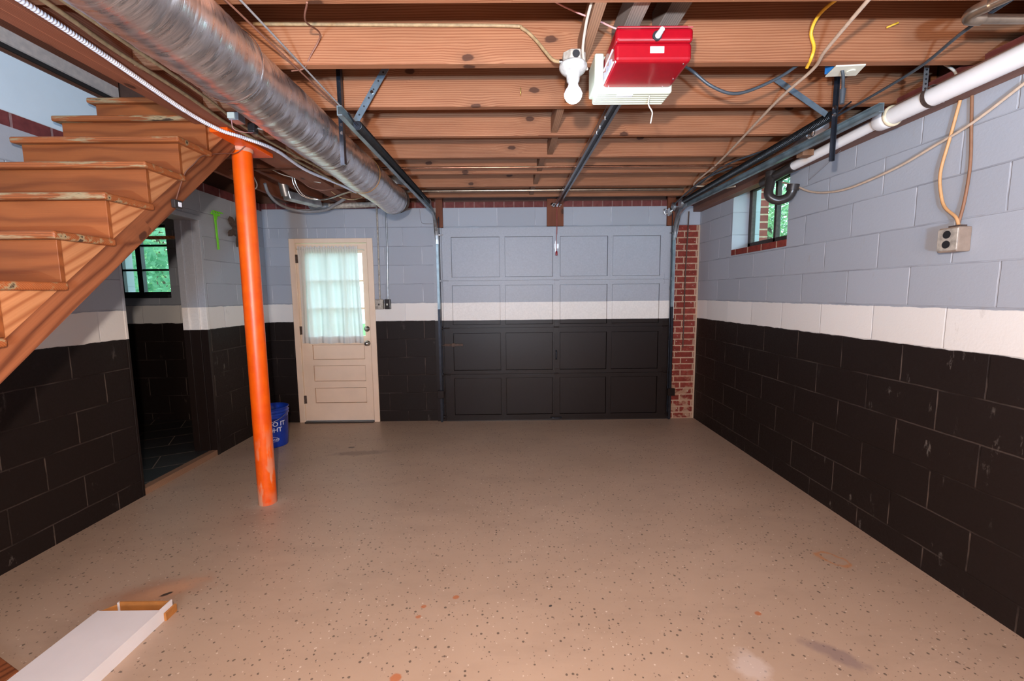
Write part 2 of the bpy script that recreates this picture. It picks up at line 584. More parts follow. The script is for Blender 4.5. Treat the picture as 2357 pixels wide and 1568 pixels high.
def orange_mat():
    N = NT('orange_post_paint')
    p = N.pos()
    x, y, z = N.xyz(p)
    n = N.noise(p, 12, 4)
    col = N.mix(N.rng(n, 0.3, 0.7), (0.80, 0.085, 0.001), (0.92, 0.125, 0.002))
    sm = N.noise(N.scale(p, (9, 9, 2.5)), 1.0, 4)
    col = N.mix(N.math('MULTIPLY', N.rng(sm, 0.6, 0.72), 0.35), col, (0.42, 0.04, 0.01))
    low = N.rng(z, 0.62, 0.12)
    scr = N.rng(N.noise(N.scale(p, (16, 16, 4), rot=(0, 0.5, 0)), 1.0, 5, 0.6), 0.51, 0.58)
    col = N.mix(N.math('MULTIPLY', N.math('MULTIPLY', low, scr), 0.75), col, (0.72, 0.38, 0.24))
    bot = N.math('MULTIPLY', N.rng(z, 0.10, 0.0), N.rng(n, 0.35, 0.6))
    col = N.mix(N.math('MULTIPLY', bot, 0.6), col, (0.42, 0.30, 0.22))
    N.bump(n, 0.1, 0.002)
    return N.out(col, 0.38, 0.0, 0.5)


M_orange = orange_mat()


def foil_mat():
    N = NT('crinkled_foil')
    p = N.pos()
    n1 = N.noise(N.scale(p, (2.0, 22, 2.0)), 1.0, 4, 0.5, 0.3)
    n2 = N.noise(N.scale(p, (14, 70, 14)), 1.0, 3, 0.6)
    col = N.mix(N.rng(n1, 0.3, 0.7), (0.60, 0.55, 0.55), (0.82, 0.79, 0.80))
    N.bump(N.math('MULTIPLY_ADD', n2, 0.10, n1), 0.6, 0.012)
    return N.out(col, N.rng(n2, 0.3, 0.7, 0.24, 0.38), 0.95)


M_foil = foil_mat()
M_tape = plain('aged_orange_tape', (0.50, 0.26, 0.09), 0.5, 0.2)
M_galv = plain('galvanised_steel', (0.45, 0.48, 0.50), 0.38, 0.85, 0.25, 18)
M_track = plain('blued_steel_track', (0.24, 0.31, 0.34), 0.35, 0.55, 0.3, 12)
M_blksteel = plain('black_steel', (0.03, 0.034, 0.045), 0.32, 0.6, 0.3, 20)
M_bluesteel = plain('blue_grey_steel_angle', (0.20, 0.26, 0.31), 0.4, 0.6, 0.2, 20)
M_chrome = plain('bright_steel', (0.75, 0.75, 0.74), 0.22, 1.0, 0.1)
M_rail = plain('dark_chrome_rail', (0.16, 0.16, 0.17), 0.2, 1.0, 0.2, 8)
M_spring = plain('black_oiled_spring', (0.028, 0.032, 0.036), 0.28, 0.7, 0.2)
M_rust = plain('rusty_iron', (0.10, 0.065, 0.05), 0.75, 0.3, 0.4, 40, 0.3)
M_pvc = plain('white_pvc', (0.82, 0.80, 0.78), 0.32, 0, 0.04, 6)
M_pvccol = plain('cream_glue_ring', (0.74, 0.62, 0.42), 0.4)
M_abs = plain('black_abs_plastic', (0.03, 0.024, 0.022), 0.3)
M_copper = plain('tarnished_copper', (0.30, 0.13, 0.075), 0.32, 0.9, 0.35, 14)
M_bronze = plain('bronze_coloured_pipe', (0.34, 0.26, 0.19), 0.3, 0.9, 0.3, 14)
M_red = plain('glossy_red_plastic', (0.27, 0.0025, 0.009), 0.24, 0, 0.05)
M_redtrim = plain('worn_pink_red_edge', (0.42, 0.08, 0.09), 0.35)
M_cream = plain('cream_translucent_lens', (0.52, 0.54, 0.42), 0.3, 0, 0.05)
M_sticker = plain('white_sticker', (0.85, 0.85, 0.9), 0.4, 0, 0.02)
M_print = plain('grey_print', (0.35, 0.35, 0.40), 0.5)
M_knobp = plain('pale_knob_plastic', (0.5, 0.58, 0.60), 0.35)
M_blkhole = plain('black_recess', (0.01, 0.01, 0.012), 0.6)
M_nmyel = plain('yellow_cable_jacket', (0.72, 0.42, 0.03), 0.5)
M_nmtan = plain('tan_cable_jacket', (0.56, 0.42, 0.31), 0.6)
M_nmold = plain('old_olive_brown_cable', (0.33, 0.22, 0.11), 0.6, 0, 0.25, 50)
M_nmwht = plain('off_white_cable', (0.48, 0.42, 0.35), 0.55)
M_nmorg = plain('orange_tan_cable', (0.62, 0.33, 0.14), 0.55)
M_brnwire = plain('brown_twin_wire', (0.20, 0.085, 0.055), 0.6)
M_pinkwire = plain('red_white_twisted_wire', (0.60, 0.28, 0.26), 0.6)
M_greywire = plain('grey_wire', (0.25, 0.24, 0.24), 0.45)
M_blkcord = plain('black_rubber_cord', (0.045, 0.055, 0.065), 0.42)
M_flex = plain('white_armoured_conduit', (0.80, 0.80, 0.84), 0.35, 0.1, 0.1)
M_porc = plain('white_painted_porcelain', (0.42, 0.42, 0.40), 0.4, 0, 0.3, 45)
M_box = plain('paint_spattered_steel_box', (0.42, 0.37, 0.31), 0.5, 0.2, 0.4, 35)
M_bakelite = plain('brown_grey_bakelite', (0.30, 0.22, 0.165), 0.5, 0, 0.15)
M_plate = plain('ivory_cover_plate', (0.75, 0.74, 0.60), 0.4, 0, 0.03)
M_bluebox = plain('blue_plastic_box', (0.02, 0.22, 0.65), 0.4)
M_green = plain('lime_green_plastic', (0.20, 0.80, 0.02), 0.4, 0, 0.04)
M_doorp = plain('cream_painted_door', (0.85, 0.65, 0.49), 0.42, 0, 0.05, 4)
M_brass = plain('worn_satin_steel_knob', (0.45, 0.42, 0.38), 0.25, 0.9)
M_card = plain('white_card', (0.74, 0.70, 0.70), 0.6, 0, 0.04, 5)
M_winfr = plain('rusty_dark_window_frame', (0.045, 0.03, 0.025), 0.6, 0.1, 0.4, 40)
M_winblk = plain('black_window_frame', (0.012, 0.012, 0.014), 0.45)
M_grass = plain('grass_ground', (0.10, 0.22, 0.05), 0.9, 0, 0.4, 6)
M_bark = plain('tree_bark', (0.10, 0.07, 0.05), 0.9, 0, 0.3)
M_white = plain('white_outdoor_paint', (0.8, 0.82, 0.85), 0.5)


def leaf_mat(name, c0, c1):
    N = NT(name)
    p = N.pos()
    n = N.noise(p, 3.5, 3)
    col = N.mix(N.rng(n, 0.35, 0.65), c0, c1)
    N.out(col, 0.55)
    tr = N.n('ShaderNodeBsdfTranslucent', {'Color': col})
    mx = N.n('ShaderNodeMixShader', {0: 0.45, 1: N.b.outputs[0], 2: tr.outputs[0]})
    N.t.links.new(mx.outputs[0], N.t.nodes['Material Output'].inputs[0])
    return N.m


M_leafa = leaf_mat('light_green_leaves', (0.18, 0.36, 0.16), (0.42, 0.60, 0.34))
M_leafb = leaf_mat('mid_green_leaves', (0.09, 0.26, 0.14), (0.24, 0.46, 0.28))


def glass_mat():
    N = NT('thin_window_glass')
    tr = N.n('ShaderNodeBsdfTransparent', {'Color': (0.86, 0.97, 0.95)})
    gl = N.n('ShaderNodeBsdfGlossy', {'Roughness': 0.03})
    fc = N.n('ShaderNodeLayerWeight', {'Blend': 0.5}).outputs['Facing']
    fr = N.math('MULTIPLY_ADD', N.math('POWER', fc, 4.0), 0.4, 0.03)
    mx = N.n('ShaderNodeMixShader', {0: fr, 1: tr.outputs[0], 2: gl.outputs[0]})
    N.t.links.new(mx.outputs[0], N.t.nodes['Material Output'].inputs[0])
    return N.m


M_glass = glass_mat()


def curtain_mat():
    N = NT('sheer_white_curtain')
    d = N.n('ShaderNodeBsdfDiffuse', {'Color': (0.82, 0.78, 0.74)})
    t = N.n('ShaderNodeBsdfTranslucent', {'Color': (0.9, 0.93, 0.95)})
    tp = N.n('ShaderNodeBsdfTransparent', {'Color': (1, 1, 1)})
    m1 = N.n('ShaderNodeMixShader', {0: 0.36, 1: d.outputs[0], 2: t.outputs[0]})
    m2 = N.n('ShaderNodeMixShader', {0: 0.02, 1: m1.outputs[0], 2: tp.outputs[0]})
    N.t.links.new(m2.outputs[0], N.t.nodes['Material Output'].inputs[0])
    return N.m


M_curt = curtain_mat()


def bulb_mat():
    N = NT('lit_led_bulb')
    e = N.n('ShaderNodeEmission', {'Color': (0.60, 0.80, 1.0), 'Strength': 130.0})
    N.t.links.new(e.outputs[0], N.t.nodes['Material Output'].inputs[0])
    return N.m


M_bulb = bulb_mat()


def bucket_mat():
    N = NT('blue_bucket_plastic')
    n = N.noise(N.pos(), 20, 3)
    c = N.mix(N.rng(n, 0.3, 0.7), (0.006, 0.035, 0.30), (0.010, 0.05, 0.40))
    return N.out(c, 0.33)


M_bucket = bucket_mat()
M_bwhite = plain('white_bucket_print', (0.75, 0.72, 0.75), 0.5)

# ------------------------------------------------------------------ the room
XR, XL, YB, ZJ = 2.062, -2.605, 4.688, 2.350
YR = -2.3
S = 'structure'
MB().box(-2.62, 2.3, YR, YB + 0.03, -0.08, 0).build('floor', M_floor, label='tan speckled epoxy garage floor', cat='floor', kind=S)
MB().box(-5.2, -2.665, 1.6, YB, -0.08, 0.05).build('floor', M_slate, label='black slate tile floor of the dark side room', cat='floor', kind=S)
MB().box(-2.665, -2.607, 2.94, 3.72, -0.08, 0.048).build('trim_1', wood('threshold_wood', 1, (0.30, 0.17, 0.10), (0.2, 0.1, 0.06), False),
                                                       label='narrow wooden threshold strip of the side room doorway', cat='threshold', kind=S)

# right wall with the basement window opening
w = MB()
w.box(XR, XR + 0.25, YR, 3.215, 0, 2.345)
w.box(XR, XR + 0.25, 4.005, YB + 0.2, 0, 2.345)
w.box(XR, XR + 0.25, 3.215, 4.005, 0, 1.735)
w.build('wall_right', M_wall_r, label='right block wall painted black, white and grey', cat='wall', kind=S)
# back wall
w = MB()
y0, y1 = YB, YB + 0.2
w.box(-5.4, -4.19, y0, y1, 0, 2.32)
w.box(-4.19, -3.64, y0, y1, 0, 1.43)
w.box(-4.19, -3.64, y0, y1, 2.18, 2.32)
w.box(-3.64, -2.337, y0, y1, 0, 2.32)
w.box(-2.337, -1.45, y0, y1, 2.01, 2.32)
w.box(-1.45, -0.68, y0, y1, 0, 2.32)
w.box(-0.68, 1.71, y0, y1, 2.10, 2.32)
w.box(1.71, XR, y0, y1, 0, 2.32)
w.build('wall_back', M_wall_b, label='back block wall painted black, white and grey', cat='wall', kind=S)
MB().box(-5.4, XR, YB + 0.002, y1, 2.32, 2.38).build('trim_2', M_header, label='red brick header course on top of the back wall', cat='brick course', kind=S)
MB().box(1.80, XR - 0.001, YB - 0.012, YB - 0.001, 0, 2.117).build('trim_3', M_brick, label='unpainted red brick strip beside the garage door', cat='brick strip', kind=S)
MB().box(-2.56, -1.36, YB - 0.003, YB - 0.0005, 2.018, 2.122).build('trim_19', M_soldier, label='painted narrow brick course above the cream door', cat='brick course', kind=S)
# left wall: near part and far part, doorway between
w = MB()
w.box(XL - 0.17, XL, YR, 2.93, 0, 2.30)
w.box(XL - 0.17, XL, 3.735, YB, 0, 2.30)
w.box(XL - 0.17, XL, 2.93, 3.735, 2.06, 2.30)
w.build('wall_left', M_wall_l, label='left block wall painted black, white and grey', cat='wall', kind=S)
MB().box(XL - 0.17, XL - 0.002, YR, YB, 2.30, 2.375).build('trim_4', M_headerY, label='red brick course on top of the left wall', cat='brick course', kind=S)
MB().box(XL - 0.19, XL - 0.012, YR, 3.07, 2.375, 2.68).build('wall_stairwell', M_blue, label='smooth pale blue wall beside the upper stairs', cat='wall', kind=S)
MB().box(XL - 0.19, XL - 0.002, YR, 3.07, 2.68, 2.697).build('trim_5', M_sill, label='thin brown strip above the pale stairwell wall', cat='trim', kind=S)
MB().box(XL - 0.19, XL - 0.02, YR, 3.07, 2.697, 2.735).build('trim_6', M_gapshade, label='black strip painted as the shadow gap above the stairwell wall', cat='trim', kind=S)
MB().box(XL - 0.19, XL - 0.002, YR, 3.07, 2.735, 2.805).build('trim_7', M_whtboard, label='off-white board at the upper floor edge', cat='trim', kind=S)
MB().box(XL - 0.19, XL + 0.0, YR, 3.07, 2.805, 3.4).build('wall_upper', M_beamw, label='brown upper wall above the stairwell', cat='wall', kind=S)
MB().box(XL - 0.19, -1.6, 3.09, 3.13, 2.375, 3.4).build('wall_stair_end', M_sill, label='dark board at the head of the stairs', cat='wall', kind=S)
MB().box(XL - 0.19, -1.6, YR, 3.13, 3.4, 3.44).build('ceiling', M_whtboard, label='upper stairwell ceiling', cat='ceiling', kind=S)
MB().box(-1.715, -1.64, YR, 3.13, 2.59, 3.4).build('wall_stair_side', M_ledger, label='inner side of the stairwell opening', cat='wall', kind=S)
# side room
MB().box(-5.4, -5.2, 1.6, YB, -0.08, 2.4).build('wall_side_room', M_wall_l, label='far left wall of the dark side room', cat='wall', kind=S)
MB().box(-5.2, XL - 0.17, 1.4, 1.6, -0.08, 2.4).build('wall_side_room', M_wall_b, label='near wall of the dark side room', cat='wall', kind=S)
MB().box(-5.4, XL - 0.17, 1.4, YB, 2.40, 2.44).build('ceiling', M_subfl, label='low ceiling of the dark side room', cat='ceiling', kind=S)
# subfloor above
w = MB()
for i in range(62):
    x0 = -1.64 + i * 0.0632
    w.box(x0, x0 + 0.0622, YR, YB + 0.2, 2.586, 2.606)
w.box(-2.78, -1.64, 3.13, YB + 0.2, 2.586, 2.606)
w.box(-1.64, 2.32, YR, YB + 0.2, 2.608, 2.64)
w.build('ceiling', M_subfl, label='dark reddish subfloor boards above the joists', cat='ceiling', kind=S)
MB().box(-2.8, 2.35, YB + 0.11, YB + 0.2, 2.38, 2.586).build('trim_8', M_sill, label='dark rim board above the back wall', cat='rim board', kind=S)
MB().box(-2.80, -2.72, 3.13, YB + 0.2, 2.375, 2.586).build('trim_18', M_sill, label='dark rim board above the left wall', cat='rim board', kind=S)
MB().box(2.20, 2.30, YR, YB + 0.2, 2.345, 2.586).build('trim_9', M_sill, label='dark rim board above the right wall', cat='rim board', kind=S)
MB().box(-2.8, 2.3, YR - 0.2, YR, -0.08, 2.6).build('wall_rear', M_wall_b, label='block wall behind the viewer', cat='wall', kind=S)
MB().box(1.975, XR - 0.001, -2.2, YB - 0.02, 2.252, 2.344).build('trim_10', M_ledger, bevel=0.004, label='dusty brown timber ledger along the top of the right wall', cat='ledger', kind=S)
MB().box(1.995, XR - 0.001, -2.2, 3.3, 2.346, 2.375).build('trim_11', M_header, label='thin reddish edge above the right wall ledger', cat='brick edge', kind=S)

# doorway casing of the side room
w = MB()
w.box(XL - 0.06, XL + 0.006, 3.715, 3.745, 0.0, 2.055)
w.box(XL - 0.17, XL - 0.05, 3.70, 3.735, 0.0, 2.055)
w.box(XL - 0.185, XL - 0.13, 3.688, 3.71, 0.05, 2.055)
w.box(XL - 0.17, XL + 0.004, 2.925, 2.945, 0.0, 2.055)
w.box(XL - 0.17, XL + 0.008, 2.925, 3.745, 2.045, 2.085)
w.build('trim_12', M_band, bevel=0.003, label='painted door casing of the side room doorway', cat='door casing', kind=S)

# ------------------------------------------------------------------ joists, beam, bridging
JL = ['rearmost', 'second', 'third', 'fourth', 'fifth', 'sixth', 'seventh', 'eighth']
JT = ['nearest ceiling joist, cut by the top edge of the picture',
      'ceiling joist with dark knots directly behind the red opener and bulb',
      'ceiling joist just beyond the light bulb, with one long slanted knot',
      'ceiling joist level with the near ends of the door springs',
      'ceiling joist just in front of the first copper pipes',
      'ceiling joist right behind the first pair of copper pipes',
      'ceiling joist in front of the steel pipe near the garage door',
      'ceiling joist closest to the garage door wall']
j0 = MB().box(-1.53, 2.19, -0.019, 0.019, 0, 0.235)
jo = j0.build('ceiling_joist', M_joist, bevel=0.003)
for i in range(8):
    o = jo if i == 0 else jo.copy()
    if i:
        COL.objects.link(o)
    o.location = (0.33, 1.498 + 0.4064 * i, ZJ)
    meta(o, JT[i], 'joist', 'ceiling joists')

bm_ = MB()
for k in range(3):
    x0 = -1.716 + k * 0.062
    bm_.box(x0, x0 + 0.061, YR, YB + 0.1, ZJ, 2.586)
bm_.build('main_beam', M_beamw, bevel=0.002, label='dark built-up wooden beam carried by the orange post', cat='beam')

SJ = None
for i, (x, lab) in enumerate(((-2.30, 'short floor joist above the green toy rake'), (-1.96, 'short floor joist beside the main beam, over the galvanised duct'))):
    o = SJ.copy() if SJ else MB().box(-0.019, 0.019, 3.15, 4.66, 2.385, 2.58).build('short_joist', M_beamw)
    if SJ:
        COL.objects.link(o)
    else:
        SJ = o
    o.location.x = x
    meta(o, lab, 'joist', 'short joists left of the main beam')

BR = [(1, 0.315, 'wood bridging block right beside the bulb fixture'),
      (2, 0.315, 'wood bridging piece seen just behind the lit bulb'),
      (3, 0.285, 'wood bridging piece one gap beyond the lit bulb'),
      (4, 0.30, 'wood bridging piece above the first copper pipes'),
      (5, 0.255, 'wood bridging piece between the two rows of pipes'),
      (6, 0.25, 'short wood bridging piece beyond the copper pipes'),
      (7, 0.235, 'wood bridging piece nearest the garage door')]
b0 = None
for k, x, lab in BR:
    ya, yb = 1.517 + 0.4064 * (k - 1), 1.479 + 0.4064 * k
    if b0 is None:
        b0 = MB().box(-0.019, 0.019, 0, 0.368, 0, 0.09).build('bridging_block', M_bridge)
        o = b0
    else:
        o = b0.copy()
        COL.objects.link(o)
    o.location = (x, ya + 0.184, ZJ + (0.015 if k != 1 else 0.0))
    if k > 1:
        o.rotation_euler = (-0.0, 0, 0)
    meta(o, lab, 'bridging', 'bridging pieces between the joists')

# ------------------------------------------------------------------ orange post
P = root('support_post', (-1.662, 2.815, 0), 'orange painted round steel support post with top plate', 'post')
MB().cyl((-1.662, 2.815, 0), (-1.662, 2.815, 2.325), 0.057, n=40).build('pole', M_orange, P)
MB().box(-1.715, -1.565, 2.53, 3.0, 2.324, 2.349).build('top_plate', M_orange, P, bevel=0.003)
MB().lathe([(0.057, 2.300), (0.063, 2.306), (0.066, 2.318), (0.062, 2.324)], (-1.662, 2.815, 0)).build('weld_bead', plain('whitish_weld', (0.62, 0.30, 0.2), 0.5), P, label='pale weld bead at the plate')

# ------------------------------------------------------------------ stairs
ST_ = root('staircase', (-2.06, 1.0, 0), 'worn brown wooden basement stairs rising along the left wall', 'stairs')
RISE, RUN = 0.186, 0.2175
tread0 = None
for i in range(14):
    z = 0.16 + RISE * i
    yn = 1.375 + RUN * (i - 7)
    t = MB().box(-2.475, -1.637, yn, yn + 0.252, z - 0.030, z).build('tread', M_tread, ST_, bevel=0.009)
    if i > 0:
        r = MB().box(-2.445, -1.662, yn + 0.030, yn + 0.048, z - RISE, z - 0.030).build('riser', M_riser, ST_, bevel=0.002)
        c = MB()
        c.prism([(-1.664, yn + 0.048, z - 0.030), (-1.664, yn + 0.235, z - 0.030), (-1.664, yn + 0.048, z - 0.030 - 0.160)], (-0.038, 0, 0))
        c.build('cleat', M_cleat, ST_)
d = Vector((0, RUN, RISE)).normalized()
nn = Vector((0, -d.z, d.y))
for x in (-1.663, -2.43):
    a = Vector((x - 0.019, 1.354 - 1.12 * 1.0, 1.205 - 0.958 * 1.0)) 
    # top edge runs through (1.587,1.437) and (2.458,2.182)
    p0 = Vector((x - 0.019, 1.587, 1.428))
    lo = p0 - d * ((1.428 - 0.06) / d.z)
    hi = p0 + d * ((2.345 - 1.428) / d.z)
    m = MB()
    poly = [lo, hi, hi + Vector((0, 0.135 * d.y / d.z * 0.6, 0)), lo - nn * 0.095]
    m.prism([(x, lo.y - 0.03, lo.z - 0.06), (x, hi.y, hi.z), (x, hi.y + 0.145, hi.z), (x, (lo - nn * 0.105).y + 0.03, 0.0), (x, lo.y - 0.03, 0.0)], (-0.038, 0, 0))
    m.build('stringer', M_string, ST_)

# low voltage sensor on the stringer with its wire
Q = root('wire_sensor', (-1.655, 2.20, 1.86), 'small black sensor with twisted wire stuck on the stair stringer', 'sensor')
MB().box(-1.660, -1.640, 2.19, 2.24, 1.845, 1.885).build('body', M_abs, Q, bevel=0.003)
MB().box(-1.641, -1.638, 2.212, 2.232, 1.853, 1.875).build('label_patch', M_sticker, Q)
MB().tube([(-1.652, 2.215, 1.885), (-1.655, 2.25, 1.95), (-1.655, 2.30, 2.04), (-1.650, 2.36, 2.10), (-1.655, 2.43, 2.16), (-1.652, 2.52, 2.20), (-1.650, 2.62, 2.235), (-1.640, 2.72, 2.27), (-1.6, 2.75, 2.32)], 0.0026, 6).build('wire', M_brnwire, Q)

# ------------------------------------------------------------------ garage door (door_1)
D = root('door_1', (0.515, 4.66, 0), 'wood panel garage door painted grey, white and black in bands', 'garage door', kind=S)
GX0, GX1 = -0.703, 1.735
cols = [(-0.605, -0.087), (-0.036, 0.480), (0.556, 1.068), (1.121, 1.633)]
secs = [(0.012, 0.530, 0.072, 0.486), (0.533, 1.040, 0.572, 0.985), (1.043, 1.548, 1.075, 1.500), (1.551, 2.105, 1.585, 2.010)]
for si, (z0, z1, p0, p1) in enumerate(secs):
    s_ = MB()
    ys, yp, yk = 4.648, 4.656, 4.684
    s_.box(GX0, GX1, yp + 0.022, yk, z0, z1)
    s_.box(GX0, GX1, yp + 0.012, yk - 0.006, z1 - 0.001, min(z1 + 0.006, 2.105))
    s_.box(GX0, GX1, ys, yp + 0.022, z0, p0)
    s_.box(GX0, GX1, ys, yp + 0.022, p1, z1)
    xs = [GX0] + [c for ab in cols for c in ab] + [GX1]
    for k in range(0, len(xs), 2):
        s_.box(xs[k], xs[k + 1], ys, yp + 0.022, p0, p1)
    sec = s_.build('door_section', M_band, D)
    for (a, b) in cols:
        MB().box(a + 0.004, b - 0.004, yp + 0.001, yp + 0.023, p0 + 0.004, p1 - 0.004).build('panel', M_band, sec, bevel=0.002)
for z in (0.531, 1.041, 1.549):
    for x in (GX0 + 0.035, 0.518, GX1 - 0.035):
        h = MB()
        h.box(x - 0.02, x + 0.02, 4.643, 4.648, z - 0.055, z + 0.055)
        h.cyl((x - 0.028, 4.641, z), (x + 0.028, 4.641, z), 0.007, n=12)
        h.build('hinge', M_bandm, D)
for z in (0.06, 0.531, 1.041, 1.549, 2.03):
    for sx, x in ((-1, GX0), (1, GX1)):
        h = MB()
        h.cyl((x - sx * 0.02, 4.625, z), (x + sx * 0.024, 4.625, z), 0.005, n=10)
        h.cyl((x + sx * 0.012, 4.625, z), (x + sx * 0.024, 4.625, z), 0.019, n=16)
        h.build('roller', M_chrome if z > 1.9 else M_bandm, D)
h = MB()
h.box(-0.702, -0.50, 4.637, 4.643, 0.845, 0.870)
h.cyl((-0.735, 4.632, 0.857), (-0.60, 4.632, 0.857), 0.006)
h.box(-0.62, -0.585, 4.625, 4.648, 0.840, 0.878)
h.build('slide_latch', M_rust, D, bevel=0.001)
h = MB()
h.tube([(0.515, 4.648, 0.785), (0.515, 4.615, 0.775), (0.515, 4.612, 0.735), (0.515, 4.615, 0.70), (0.515, 4.648, 0.69)], 0.008)
h.build('pull_handle', M_blksteel, D)
h = MB()
h.tube([(0.46, 4.648, 0.035), (0.465, 4.622, 0.035), (0.515, 4.62, 0.035), (0.565, 4.622, 0.035), (0.57, 4.648, 0.035)], 0.008)
h.build('lift_handle', M_blksteel, D)
h = MB()
h.box(0.495, 0.54, 4.636, 4.648, 1.88, 1.93)
h.box(0.50, 0.512, 4.63, 4.648, 1.84, 1.96)
h.build('top_bracket', M_galv, D)
MB().box(GX0, GX1, 4.655, 4.69, 0.0, 0.013).build('bottom_seal', M_abs, D)

# garage door timber frame
MB().box(-0.757, -0.687, 4.655, YB - 0.001, 2.112, 2.42).build('trim_13', M_post, label='dark stained jamb post at upper left of the garage door', cat='jamb', kind=S)
MB().box(1.70, 1.785, 4.655, YB - 0.001, 2.112, 2.42).build('trim_14', M_post, label='dark stained jamb post at upper right of the garage door', cat='jamb', kind=S)
MB().box(0.418, 0.593, 4.650, YB - 0.001, 2.117, 2.40).build('trim_15', M_post, label='dark stained centre board above the garage door', cat='header board', kind=S)
MB().box(-0.80, -0.708, 4.664, YB - 0.001, 0.0, 2.11).build('trim_16', M_band, label='painted jamb board left of the garage door', cat='jamb', kind=S)
MB().box(1.738, 1.80, 4.664, YB - 0.001, 0.0, 2.11).build('trim_17', M_band, label='painted jamb board right of the garage door', cat='jamb', kind=S)

# ------------------------------------------------------------------ door tracks, springs, hangers
PROF = [(-0.011, -0.021), (0.012, -0.021), (0.012, 0.021), (-0.011, 0.021), (-0.011, 0.017), (0.008, 0.017), (0.008, -0.017), (-0.011, -0.017)]


def track(x, flip, zt, yend, name_lab, ends):
    t = root('door_track', (x, 4.6, 0), name_lab, 'door track', 'garage door tracks')
    Rr = 0.30
    yv = 4.622
    ver = [(yv, 0.01), (yv, zt - Rr - 0.05), (yv, zt - Rr)]
    arc = [(yv - Rr + Rr * math.cos(a), zt - Rr + Rr * math.sin(a)) for a in [PI / 2 * k / 10 for k in range(1, 11)]]
    prof = [(dx * flip, dn) for dx, dn in PROF]
    MB().sweep_yz(x, [(yv, 0.01), (yv, 1.0), (yv, 1.25)], prof).build('lower_track', M_blksteel, t)
    MB().sweep_yz(x, [(yv, 1.25), ver[1], ver[2]], prof).build('vertical_track', M_track, t)
    MB().tube([(x - flip * 0.022, yv - 0.01, 0.10), (x - flip * 0.022, yv - 0.01, zt - 0.02)], 0.0045, 6, 1).build('lift_cable', M_blksteel, t)
    MB().sweep_yz(x, [ver[-1]] + arc, prof).build('curved_track', M_galv, t)
    MB().sweep_yz(x, [arc[-1], (yend, zt + ends)], prof).build('horizontal_track', M_track, t)
    # jamb brackets
    for z in (0.35, 0.9, 1.45, 1.85):
        MB().box(x - 0.015, x + 0.015, 4.646, 4.664, z - 0.02, z + 0.02).build('jamb_bracket', M_bandm, t)
    m = MB()
    m.prism([(x + flip * 0.016, 4.66, 1.93), (x + flip * 0.016, 4.66, zt + 0.03), (x + flip * 0.016, 4.45, zt + 0.03), (x + flip * 0.016, 4.58, 1.98)], (flip * 0.003, 0, 0))
    m.build('flag_bracket', M_galv, t)
    return t


track(-0.745, -1, 2.235, 2.02, 'steel garage door track on the left, beside the silver duct', -0.01)
track(1.758, 1, 2.255, 2.10, 'steel garage door track on the right, ending at the white pipe', 0.0)


def spring(name_lab, a, b, coil_r, dense):
    a, b = Vector(a), Vector(b)
    r = root('door_spring', a, name_lab, 'door spring', 'garage door extension springs')
    d = (b - a)
    L = d.length
    d.normalize()
    u = d.orthogonal().normalized()
    w = d.cross(u)
    pitch = 0.0105
    turns = int(L / pitch)
    k = 10
    m = MB()
    n = 5
    vs = []
    tot = turns * k
    for i in range(tot + 1):
        t = 2 * PI * i / k
        c = a + d * (L * i / tot)
        e = u * math.cos(t) + w * math.sin(t)
        p = c + e * coil_r
        for j in range(n):
            q = 2 * PI * j / n
            vs.append(p + (e * math.cos(q) + d * math.sin(q)) * 0.0038)
    m.add(vs, [(i * n + j, i * n + (j + 1) % n, (i + 1) * n + (j + 1) % n, (i + 1) * n + j) for i in range(tot) for j in range(n)], True)
    m.build('coil', M_spring, r)
    m = MB()
    m.cyl(a + d * 0.0, a + d * 0.012, coil_r * 0.95, n=16)
    m.cyl(a - d * 0.05, a + d * 0.02, 0.005)
    m.build('end_hook', M_blksteel, r)
    m = MB()
    m.cyl(b, b + d * 0.07, 0.006)
    m.cyl(b + d * 0.09 + Vector((-0.012, 0, 0)), b + d * 0.09 + Vector((0.012, 0, 0)), 0.042, n=24)
    m.build('pulley', M_galv, r)
    m = MB().tube([a - d * 0.05, a - d * 0.12 + Vector((0, 0, 0.012))], 0.004, sub=1)
    m.build('safety_eye', M_blksteel, r)
    return r


spring('long black garage door spring beside the silver duct', (-0.725, 2.19, 2.225), (-0.755, 4.20, 2.28), 0.021, 1)
spring('long black garage door spring on the right, above the right track', (1.675, 2.30, 2.30), (1.70, 4.22, 2.275), 0.021, 1)

# pulleys and cables cluster at the right end of the header
m = root('cable_pulley', (1.72, 4.4, 2.24), 'pair of worn steel cable pulleys above the right garage door track', 'pulley')
MB().cyl((1.675, 4.56, 2.235), (1.695, 4.56, 2.235), 0.042, n=24).build('lower_pulley', M_chrome, m)
MB().lathe([(0.010, -0.012), (0.040, -0.012), (0.044, -0.008), (0.034, 0), (0.044, 0.008), (0.040, 0.012), (0.010, 0.012)], (1.70, 4.50, 2.275), (1, 0, 0)).build('upper_pulley', M_galv, m)
MB().tube([(1.69, 4.60, 2.24), (1.66, 4.61, 2.22), (1.645, 4.61, 2.26), (1.665, 4.61, 2.275), (1.69, 4.60, 2.25)], 0.004).build('cable_loop', M_chrome, m)

